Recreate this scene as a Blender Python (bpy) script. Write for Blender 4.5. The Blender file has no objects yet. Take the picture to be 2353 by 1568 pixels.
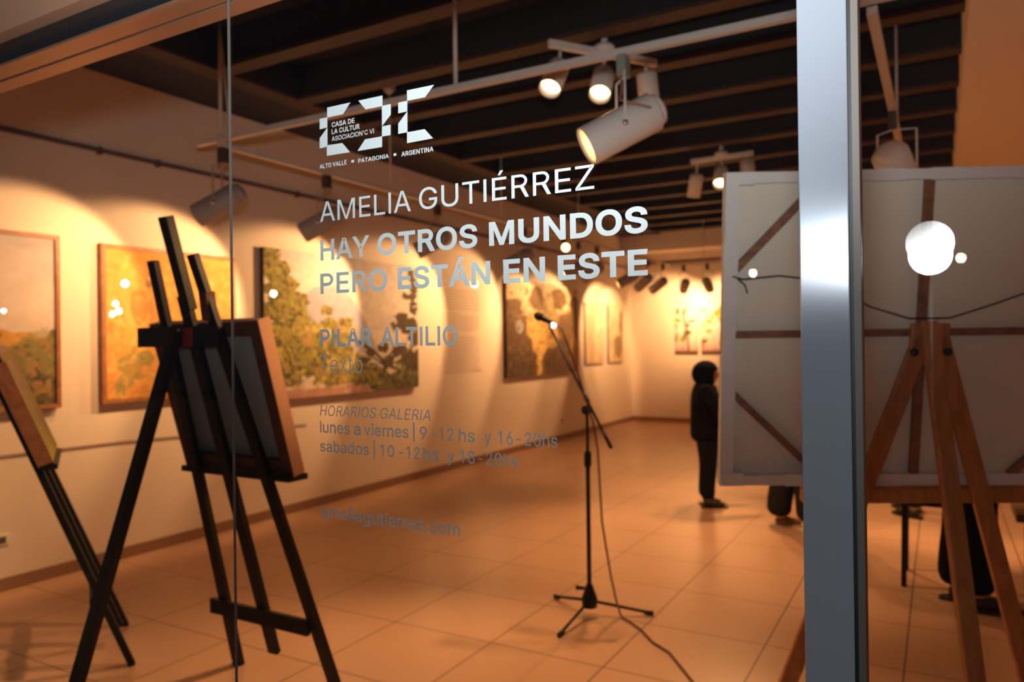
import bpy, bmesh, math, random
import numpy as np
from mathutils import Vector, Matrix
from mathutils.geometry import delaunay_2d_cdt
random.seed(7)
SC = bpy.context.scene
COL = SC.collection
R = math.radians
# ------------------------------------------------------------------ camera
FPX, YAW, PITCH, ROLL = 1721.71, 0.518049, 0.002248, -0.012837
CAM = np.array([0.0, 0.0, 1.55])
_fw = np.array([-math.sin(YAW)*math.cos(PITCH), math.cos(YAW)*math.cos(PITCH), math.sin(PITCH)])
_r = np.array([math.cos(YAW), math.sin(YAW), 0.0]); _u = np.cross(_r, _fw)
_r2 = _r*math.cos(ROLL) + _u*math.sin(ROLL); _u2 = np.cross(_r2, _fw)
cd = bpy.data.cameras.new('camera'); cam = bpy.data.objects.new('camera', cd); COL.objects.link(cam)
cd.sensor_width = 36; cd.sensor_fit = 'HORIZONTAL'; cd.lens = FPX/2353*36
cd.clip_start = 0.02; cd.clip_end = 200
cd.dof.use_dof = True; cd.dof.focus_distance = 1.10; cd.dof.aperture_fstop = 4.0
M = Matrix(((_r2[0], _u2[0], -_fw[0], CAM[0]), (_r2[1], _u2[1], -_fw[1], CAM[1]), (_r2[2], _u2[2], -_fw[2], CAM[2]), (0, 0, 0, 1)))
cam.matrix_world = M
SC.camera = cam

def at(x, y, axis, val):            # where the sight line through a point of the photograph meets a plane of the room
    d = _fw + _r2*(x-1176.5)/FPX - _u2*(y-784)/FPX
    i = 'xyz'.index(axis)
    return CAM + d*((val-CAM[i])/d[i])
# ------------------------------------------------------------------ world, view, large lights
w = bpy.data.worlds.new('night'); SC.world = w; w.use_nodes = True
w.node_tree.nodes['Background'].inputs[0].default_value = (0.35, 0.42, 0.6, 1)
w.node_tree.nodes['Background'].inputs[1].default_value = 0.05
SC.view_settings.view_transform = 'Standard'; SC.view_settings.look = 'None'
SC.view_settings.gamma = 1; SC.view_settings.exposure = 0.0
SC.view_settings.use_curve_mapping = False
try:
    SC.cycles.use_denoising = True
    SC.cycles.max_bounces = 10; SC.cycles.diffuse_bounces = 5; SC.cycles.glossy_bounces = 4
    SC.cycles.transparent_max_bounces = 16
    SC.cycles.sample_clamp_indirect = 80
    SC.cycles.caustics_reflective = False; SC.cycles.caustics_refractive = False
except Exception:
    pass
WARM = (1.0, 0.515, 0.21)

def spot(name, loc, target, power, size, blend=0.4, color=WARM, radius=0.03, parent=None):
    l = bpy.data.lights.new(name, 'SPOT'); l.energy = power; l.color = color
    l.spot_size = R(size); l.spot_blend = blend; l.shadow_soft_size = radius
    o = bpy.data.objects.new(name, l); COL.objects.link(o)
    d = Vector(target) - Vector(loc)
    o.rotation_euler = d.to_track_quat('-Z', 'Y').to_euler()
    if parent is not None:
        o.parent = parent; o.location = Vector(loc) - parent.location
    else:
        o.location = loc
    return o
# camera flash tilted upward, carried by an added stand (its dome is mirrored in the glass)
LAMP = Vector((-0.016, -0.06, 1.749))
spot('camera_flash_light', LAMP + Vector((0, 0.075, 0.02)), LAMP + Vector((-0.40, 0.80, 0.60)), 165, 104, 1.0, (0.93, 0.98, 1.0), 0.05)

# ------------------------------------------------------------------ materials
MATS = {}
def nodes(m):
    m.use_nodes = True
    return m.node_tree.nodes, m.node_tree.links, m.node_tree.nodes['Principled BSDF']
def mat(name, col, rough=0.6, metal=0.0, spec=0.5, noise=0.0, nscale=8.0, bump=0.0, bscale=60.0, emit=None, aniso=0.0):
    if name in MATS: return MATS[name]
    m = bpy.data.materials.new(name); n, l, b = nodes(m)
    b.inputs['Base Color'].default_value = (*col, 1)
    b.inputs['Roughness'].default_value = rough; b.inputs['Metallic'].default_value = metal
    b.inputs['Specular IOR Level'].default_value = spec
    tc = n.new('ShaderNodeTexCoord')
    if noise:
        t = n.new('ShaderNodeTexNoise'); t.inputs['Scale'].default_value = nscale; t.inputs['Detail'].default_value = 5
        l.new(tc.outputs['Object'], t.inputs['Vector'])
        mx = n.new('ShaderNodeMix'); mx.data_type = 'RGBA'
        mx.inputs[6].default_value = (*[c*(1-noise) for c in col], 1); mx.inputs[7].default_value = (*[min(1, c*(1+noise)) for c in col], 1)
        l.new(t.outputs['Fac'], mx.inputs[0]); l.new(mx.outputs[2], b.inputs['Base Color'])
    if bump:
        t2 = n.new('ShaderNodeTexNoise'); t2.inputs['Scale'].default_value = bscale; t2.inputs['Detail'].default_value = 4
        l.new(tc.outputs['Object'], t2.inputs['Vector'])
        bp = n.new('ShaderNodeBump'); bp.inputs['Strength'].default_value = bump; bp.inputs['Distance'].default_value = 0.01
        l.new(t2.outputs['Fac'], bp.inputs['Height']); l.new(bp.outputs['Normal'], b.inputs['Normal'])
    if aniso:
        b.inputs['Anisotropic'].default_value = aniso
    if emit:
        b.inputs['Emission Color'].default_value = (*emit[:3], 1); b.inputs['Emission Strength'].default_value = emit[3]
    MATS[name] = m
    return m
def wood(name, c1, c2, rough=0.5, scale=(3, 3, 40)):
    m = bpy.data.materials.new(name); n, l, b = nodes(m)
    tc = n.new('ShaderNodeTexCoord'); mp = n.new('ShaderNodeMapping'); mp.inputs['Scale'].default_value = scale
    t = n.new('ShaderNodeTexNoise'); t.inputs['Scale'].default_value = 2.0; t.inputs['Detail'].default_value = 6; t.inputs['Distortion'].default_value = 1.2
    r = n.new('ShaderNodeValToRGB'); r.color_ramp.elements[0].position = 0.35; r.color_ramp.elements[1].position = 0.68
    r.color_ramp.elements[0].color = (*c1, 1); r.color_ramp.elements[1].color = (*c2, 1)
    l.new(tc.outputs['Object'], mp.inputs['Vector']); l.new(mp.outputs['Vector'], t.inputs['Vector'])
    l.new(t.outputs['Fac'], r.inputs['Fac']); l.new(r.outputs['Color'], b.inputs['Base Color'])
    b.inputs['Roughness'].default_value = rough
    return m
m_wall = mat('wall_paint', (0.85, 0.74, 0.63), 0.85, noise=0.02, nscale=1.5, bump=0.08, bscale=120)
m_plaster = mat('lintel_paint', (0.72, 0.36, 0.22), 0.8, noise=0.06, nscale=3)
m_deck = mat('dark_deck', (0.016, 0.017, 0.020), 0.75, noise=0.25, nscale=3)
m_joist = wood('joist_wood', (0.030, 0.014, 0.005), (0.055, 0.026, 0.010), 0.6, (1, 6, 6))
m_webdark = mat('joist_side', (0.012, 0.011, 0.011), 0.7)
m_alu = mat('brushed_aluminium', (0.50, 0.545, 0.62), 0.17, 0.55, aniso=0.85)
_n = m_alu.node_tree.nodes; _t = _n.new('ShaderNodeCombineXYZ'); _t.inputs[0].default_value = 1.0     # brushed upright: sheen spreads sideways
m_alu.node_tree.links.new(_t.outputs[0], _n['Principled BSDF'].inputs['Tangent'])
m_bead = mat('glazing_bead', (0.12, 0.10, 0.085), 0.5, 0.1)
m_gasket = mat('black_gasket', (0.012, 0.010, 0.011), 0.5)
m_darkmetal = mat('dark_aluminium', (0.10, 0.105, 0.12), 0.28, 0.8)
m_warmlit = mat('warmlit_underside', (0.62, 0.36, 0.22), 0.35, 0.6)  # warm room light reflected under the dark frame is put into this colour
m_silicone = mat('glass_edge', (0.17, 0.15, 0.13), 0.4)
def vinyl_material():            # thin translucent film: scatters light from both sides
    m = bpy.data.materials.new('pale_vinyl'); n, l, b = nodes(m)
    b.inputs['Base Color'].default_value = (0.51, 0.56, 0.565, 1); b.inputs['Roughness'].default_value = 0.55; b.inputs['Specular IOR Level'].default_value = 0.3
    t = n.new('ShaderNodeBsdfTranslucent'); t.inputs[0].default_value = (0.60, 0.66, 0.68, 1)
    mx = n.new('ShaderNodeMixShader'); mx.inputs[0].default_value = 0.05
    l.new(b.outputs[0], mx.inputs[1]); l.new(t.outputs[0], mx.inputs[2]); l.new(mx.outputs[0], n['Material Output'].inputs[0])
    return m
m_vinyl = vinyl_material()
m_white = mat('white_enamel', (0.84, 0.81, 0.76), 0.45)
m_track = mat('track_enamel', (0.60, 0.56, 0.50), 0.5)
m_trackdark = mat('adapter_grey_green', (0.26, 0.30, 0.26), 0.5)
m_adapter = mat('adapter_dark', (0.05, 0.035, 0.025), 0.5)
m_head = mat('grey_enamel', (0.40, 0.365, 0.33), 0.5)
m_chrome = mat('chrome', (0.75, 0.72, 0.68), 0.25, 1.0)
m_bulb = mat('lit_bulb', (1, 0.8, 0.5), 0.5, emit=(1.0, 0.62, 0.26, 12.0))
m_reflector = mat('lamp_inside', (0.9, 0.72, 0.5), 0.3, 0.6)
m_black = mat('black_paint', (0.007, 0.006, 0.005), 0.5, spec=0.25, noise=0.3, nscale=12)
m_blackrub = mat('black_rubber', (0.012, 0.012, 0.012), 0.7)
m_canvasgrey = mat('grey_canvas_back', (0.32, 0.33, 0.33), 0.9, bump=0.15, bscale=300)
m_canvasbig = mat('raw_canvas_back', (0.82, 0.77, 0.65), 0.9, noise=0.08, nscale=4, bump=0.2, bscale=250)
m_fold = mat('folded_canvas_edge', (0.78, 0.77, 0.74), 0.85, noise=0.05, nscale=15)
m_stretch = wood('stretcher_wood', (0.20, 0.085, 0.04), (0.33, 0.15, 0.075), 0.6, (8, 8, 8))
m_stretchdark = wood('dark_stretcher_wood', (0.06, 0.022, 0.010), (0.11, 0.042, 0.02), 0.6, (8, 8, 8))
m_paleedge = mat('pale_wood_edge', (0.46, 0.23, 0.12), 0.7, noise=0.06, nscale=20)
m_easelwood = wood('easel_wood', (0.36, 0.145, 0.042), (0.52, 0.225, 0.07), 0.45, (10, 10, 3))
m_frame = wood('picture_frame_wood', (0.30, 0.12, 0.045), (0.42, 0.18, 0.07), 0.5, (6, 6, 6))
m_red = mat('red_sticker', (0.32, 0.03, 0.015), 0.5)
m_rail = mat('dark_conduit', (0.14, 0.065, 0.035), 0.6)
m_base = mat('baseboard_brown', (0.30, 0.17, 0.10), 0.5)
m_card = mat('label_card', (0.80, 0.76, 0.72), 0.8)
m_ink = mat('wall_text_ink', (0.50, 0.40, 0.32), 0.8)
m_jacket = mat('dark_jacket', (0.007, 0.006, 0.008), 0.9, spec=0.08, bump=0.3, bscale=40)
m_trouser = mat('dark_trousers', (0.010, 0.010, 0.013), 0.9, spec=0.08, bump=0.2, bscale=60)
m_trouser2 = mat('charcoal_trousers', (0.022, 0.022, 0.028), 0.9, spec=0.08, bump=0.2, bscale=60)
m_skin = mat('skin', (0.55, 0.30, 0.20), 0.5)
m_shoe = mat('dark_shoe', (0.014, 0.010, 0.009), 0.5)
m_shoe2 = mat('tan_shoe', (0.20, 0.11, 0.045), 0.6)
m_sole = mat('pale_sole', (0.60, 0.50, 0.40), 0.6)
m_hair = mat('dark_hair', (0.012, 0.008, 0.006), 0.6)
m_bench = wood('bench_wood', (0.10, 0.055, 0.018), (0.17, 0.09, 0.032), 0.55, (2, 10, 10))
m_pave = mat('pavement', (0.22, 0.21, 0.20), 0.85, noise=0.15, nscale=6)
m_dome = mat('lamp_dome', (0.9, 0.9, 0.9), 0.4, emit=(0.93, 0.97, 1.0, 175.0))
m_globe = mat('street_globe', (0.9, 0.85, 0.7), 0.4, emit=(1.0, 0.86, 0.55, 90.0))
m_globew = mat('street_globe_white', (0.9, 0.9, 0.9), 0.4, emit=(0.95, 0.97, 1.0, 60.0))

def paint_material():
    m = bpy.data.materials.new('painted_canvas'); n, l, b = nodes(m)
    a = n.new('ShaderNodeAttribute'); a.attribute_name = 'paint'
    l.new(a.outputs['Color'], b.inputs['Base Color']); b.inputs['Roughness'].default_value = 0.75
    b.inputs['Specular IOR Level'].default_value = 0.25
    return m
m_paint = paint_material()

def glass_material():
    m = bpy.data.materials.new('window_glass'); m.use_nodes = True
    n, l = m.node_tree.nodes, m.node_tree.links; n.clear()
    out = n.new('ShaderNodeOutputMaterial'); mix = n.new('ShaderNodeMixShader')
    tr = n.new('ShaderNodeBsdfTransparent'); tr.inputs[0].default_value = (0.985, 0.99, 0.985, 1)
    gl = n.new('ShaderNodeBsdfGlossy'); gl.inputs['Roughness'].default_value = 0.0
    lw = n.new('ShaderNodeLayerWeight'); lw.inputs[0].default_value = 0.5
    p = n.new('ShaderNodeMath'); p.operation = 'POWER'; p.inputs[1].default_value = 5
    ma = n.new('ShaderNodeMath'); ma.operation = 'MULTIPLY_ADD'; ma.inputs[1].default_value = 0.96; ma.inputs[2].default_value = 0.04
    l.new(lw.outputs['Facing'], p.inputs[0]); l.new(p.outputs[0], ma.inputs[0]); l.new(ma.outputs[0], mix.inputs[0])
    l.new(tr.outputs[0], mix.inputs[1]); l.new(gl.outputs[0], mix.inputs[2]); l.new(mix.outputs[0], out.inputs[0])
    return m
m_glass = glass_material()

def tile_material():
    m = bpy.data.materials.new('floor_tiles'); n, l, b = nodes(m)
    tc = n.new('ShaderNodeTexCoord'); mp = n.new('ShaderNodeMapping')
    mp.inputs['Location'].default_value = (0.16/0.624, -2.68/0.624 + 8, 0); mp.inputs['Scale'].default_value = (1/0.624, 1/0.624, 1)
    br = n.new('ShaderNodeTexBrick'); br.offset = 0.0; br.squash = 1.0
    br.inputs['Scale'].default_value = 1.0; br.inputs['Brick Width'].default_value = 1.0; br.inputs['Row Height'].default_value = 1.0
    br.inputs['Mortar Size'].default_value = 0.008; br.inputs['Mortar Smooth'].default_value = 0.3; br.inputs['Bias'].default_value = 0
    br.inputs['Color1'].default_value = (0.62, 0.375, 0.245, 1); br.inputs['Color2'].default_value = (0.66, 0.40, 0.26, 1); br.inputs['Mortar'].default_value = (0.20, 0.12, 0.08, 1)
    t = n.new('ShaderNodeTexNoise'); t.inputs['Scale'].default_value = 1.6; t.inputs['Detail'].default_value = 5
    mx = n.new('ShaderNodeMix'); mx.data_type = 'RGBA'; mx.blend_type = 'MULTIPLY'; mx.inputs[0].default_value = 0.5
    rp = n.new('ShaderNodeValToRGB'); rp.color_ramp.elements[0].color = (0.72, 0.72, 0.72, 1); rp.color_ramp.elements[1].color = (1, 1, 1, 1)
    l.new(tc.outputs['Object'], mp.inputs['Vector']); l.new(mp.outputs['Vector'], br.inputs['Vector'])
    l.new(tc.outputs['Object'], t.inputs['Vector']); l.new(t.outputs['Fac'], rp.inputs['Fac'])
    l.new(br.outputs['Color'], mx.inputs[6]); l.new(rp.outputs['Color'], mx.inputs[7]); l.new(mx.outputs[2], b.inputs['Base Color'])
    b.inputs['Roughness'].default_value = 0.30; b.inputs['Specular IOR Level'].default_value = 0.42
    return m
m_tile = tile_material()

# ------------------------------------------------------------------ mesh helpers (world coordinates)
class MB:
    def __init__(s): s.v = []; s.f = []; s.smooth = []
    def add(s, vs, fs, smooth=False):
        k = len(s.v); s.v += [tuple(float(c) for c in p) for p in vs]
        s.f += [tuple(i+k for i in f) for f in fs]; s.smooth += [smooth]*len(fs); return s
    def box(s, x0, x1, y0, y1, z0, z1):
        vs = [(x, y, z) for x in (x0, x1) for y in (y0, y1) for z in (z0, z1)]
        return s.add(vs, [(0, 1, 3, 2), (4, 6, 7, 5), (0, 4, 5, 1), (2, 3, 7, 6), (0, 2, 6, 4), (1, 5, 7, 3)])
    def bar(s, a, b, wx, wy, side=None, wx2=None, wy2=None):     # square section from a to b; side = direction of wx
        a, b = Vector(a), Vector(b); d = (b-a).normalized()
        sd = Vector(side) if side is not None else Vector((1, 0, 0))
        sd = (sd - d*sd.dot(d)).normalized(); t = d.cross(sd)
        wx2 = wx if wx2 is None else wx2; wy2 = wy if wy2 is None else wy2
        vs = []
        for p, ww, hh in ((a, wx, wy), (b, wx2, wy2)):
            for i, j in ((-1, -1), (1, -1), (1, 1), (-1, 1)): vs.append(p + sd*(i*ww/2) + t*(j*hh/2))
        return s.add(vs, [(3, 2, 1, 0), (4, 5, 6, 7), (0, 1, 5, 4), (1, 2, 6, 5), (2, 3, 7, 6), (3, 0, 4, 7)])
    def tube(s, pts, rad, n=12, cap=True):
        pts = [Vector(p) for p in pts]; rads = rad if isinstance(rad, (list, tuple)) else [rad]*len(pts)
        vs, fs = [], []; up = None
        for i, p in enumerate(pts):
            d = (pts[min(i+1, len(pts)-1)] - pts[max(i-1, 0)]).normalized()
            if up is None: up = d.orthogonal().normalized()
            up = (up - d*up.dot(d)).normalized(); sd = d.cross(up)
            for k in range(n):
                a = 2*math.pi*k/n; vs.append(p + (up*math.cos(a) + sd*math.sin(a))*rads[i])
        for i in range(len(pts)-1):
            for k in range(n): fs.append((i*n+k, i*n+(k+1) % n, (i+1)*n+(k+1) % n, (i+1)*n+k))
        s.add(vs, fs, True)
        if cap:
            k0 = len(s.v) - len(vs)
            s.f += [tuple(k0+k for k in reversed(range(n))), tuple(k0+(len(pts)-1)*n+k for k in range(n))]; s.smooth += [False, False]
        return s
    def lathe(s, o, axis, prof, n=32):          # prof = list of (distance along axis, radius)
        o, d = Vector(o), Vector(axis).normalized(); up = d.orthogonal().normalized(); sd = d.cross(up)
        vs, fs = [], []
        for t, r in prof:
            for k in range(n):
                a = 2*math.pi*k/n; vs.append(o + d*t + (up*math.cos(a) + sd*math.sin(a))*r)
        for i in range(len(prof)-1):
            for k in range(n): fs.append((i*n+k, i*n+(k+1) % n, (i+1)*n+(k+1) % n, (i+1)*n+k))
        return s.add(vs, fs, True)
    def poly(s, pts, n, th):                     # flat polygon extruded by th along n
        pts = [Vector(p) for p in pts]; n = Vector(n).normalized()*th; k = len(pts)
        return s.add(pts + [p+n for p in pts], [tuple(range(k)), tuple(reversed(range(k, 2*k)))] + [(i, (i+1) % k, (i+1) % k+k, i+k) for i in range(k)])
    def build(s, name, m, parent=None, bevel=0.0, fix=True):
        off = Vector(parent['_o']) if (parent is not None and '_o' in parent) else Vector((0, 0, 0))
        me = bpy.data.meshes.new(name); me.from_pydata([tuple(Vector(v)-off) for v in s.v], [], s.f); me.update()
        for p, sm in zip(me.polygons, s.smooth): p.use_smooth = sm
        if fix:
            bm = bmesh.new(); bm.from_mesh(me); bmesh.ops.recalc_face_normals(bm, faces=bm.faces); bm.to_mesh(me); bm.free()
        me.materials.append(m)
        o = bpy.data.objects.new(name, me); COL.objects.link(o)
        if parent is not None: o.parent = parent; o['_o'] = tuple(off)
        if bevel:
            b = o.modifiers.new('bevel', 'BEVEL'); b.width = bevel; b.segments = 2; b.limit_method = 'ANGLE'
        return o
def thing(name, label, cat, loc, group=None):
    o = bpy.data.objects.new(name, None); COL.objects.link(o); o.location = loc; o.empty_display_size = 0.05
    o['label'] = label; o['category'] = cat; o['_o'] = tuple(float(c) for c in loc)
    if group: o['group'] = group
    return o
def sub(o, parent):                               # hang a part under a part (its mesh already sits in the thing's own frame)
    o.parent = parent; return o
def tag(o, label, cat, group=None):
    o['label'] = label; o['category'] = cat
    if group: o['group'] = group
    return o
def struct(o): o['kind'] = 'structure'; return o

# ------------------------------------------------------------------ the room
XL, XR, YB, YG = -5.22, 2.6, 13.9, 1.0
struct(MB().box(XL-0.2, XR+0.2, 0.96, YB+0.2, -0.12, 0.0).build('floor', m_tile))
struct(MB().box(XL-0.2, XL, 0.96, YB+0.2, 0, 3.95).build('wall_left', m_wall))
struct(MB().box(XL, XR+0.2, YB, YB+0.2, 0, 3.95).build('wall_back', m_wall))
struct(MB().box(XR, XR+0.2, 0.96, YB, 0, 3.95).build('wall_right', m_wall))
struct(MB().box(XL, XR, 13.4, YB, 3.22, 3.80).build('trim_1', m_wall))              # dropped header before the back wall
struct(MB().box(0.16, XR, 1.12, 13.4, 3.30, 3.80).build('trim_2', m_wall))            # plaster soffit on the right
struct(MB().box(XL, XL+0.012, 1.15, YB, 0, 0.085).build('baseboard_left', m_base))
struct(MB().box(XL+0.012, XR, YB-0.012, YB, 0, 0.085).build('baseboard_back', m_base))
ceil = struct(MB().box(XL-0.2, XR+0.2, 1.1, YB+0.2, 3.80, 3.95).build('ceiling', m_deck))
MB().box(XL, -4.62, 1.2, 13.4, 3.53, 3.80).build('side_soffit', m_webdark, ceil)
b = MB().box(-4.62, -4.46, 1.2, 13.4, 3.545, 3.80).build('beam', m_webdark, ceil)
MB().box(-4.63, -4.45, 1.2, 13.4, 3.52, 3.545).build('beam_lip', m_joist, b)
for k in range(-3, 13):
    y = 3.67 + 0.785*k
    if y > 13.2: break
    b = MB().box(-4.46, 0.16, y-0.05, y+0.05, 3.55, 3.80).build('beam', m_webdark, ceil)
    MB().box(-4.45, 0.16, y-0.07, y+0.07, 3.52, 3.55).build('beam_lip', m_joist, b)
# glazed front: panes, mullion, head rail, painted lintel
GT = 0.004
def pane(name, x0, x1, z0=0.0, z1=2.262):
    return struct(MB().box(x0, x1, YG, YG+GT, z0, z1).build(name, m_glass))
pane('window_1', XL, -1.201); pane('window_2', -1.199, -0.118); pane('window_3', -0.088, XR)
struct(MB().box(-1.201, -1.199, YG-0.0005, YG+GT+0.0005, 0, 2.262).build('trim_3', m_silicone))
mul = struct(MB().box(-0.1492, -0.0925, 0.985, 1.03, 0, 2.256).build('trim_4', m_alu, bevel=0.0015))
MB().box(-0.0925, -0.0885, 0.993, 1.028, 0, 2.256).build('gasket', m_gasket, mul)
MB().box(-0.0885, -0.0805, 0.990, 1.026, 0, 2.256).build('glazing_bead', m_bead, mul)
hd = struct(MB().box(XL, XR, 0.994, 1.10, 2.262, 2.312).build('trim_5', m_darkmetal))
MB().box(XL, XR, 0.9945, 1.046, 2.2560, 2.262).build('underside', m_warmlit, hd)
MB().box(XL, XR, 1.055, 1.10, 2.2560, 2.262).build('underside', m_warmlit, hd)
struct(MB().box(XL-0.2, XR+0.2, 0.96, 1.10, 2.312, 3.95).build('wall_front', m_plaster))
struct(MB().box(-30, 8, -16, 0.96, -0.12, -0.005).build('floor_outside', m_pave))

# ------------------------------------------------------------------ lettering on the glass
GN = 0.9985
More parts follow.
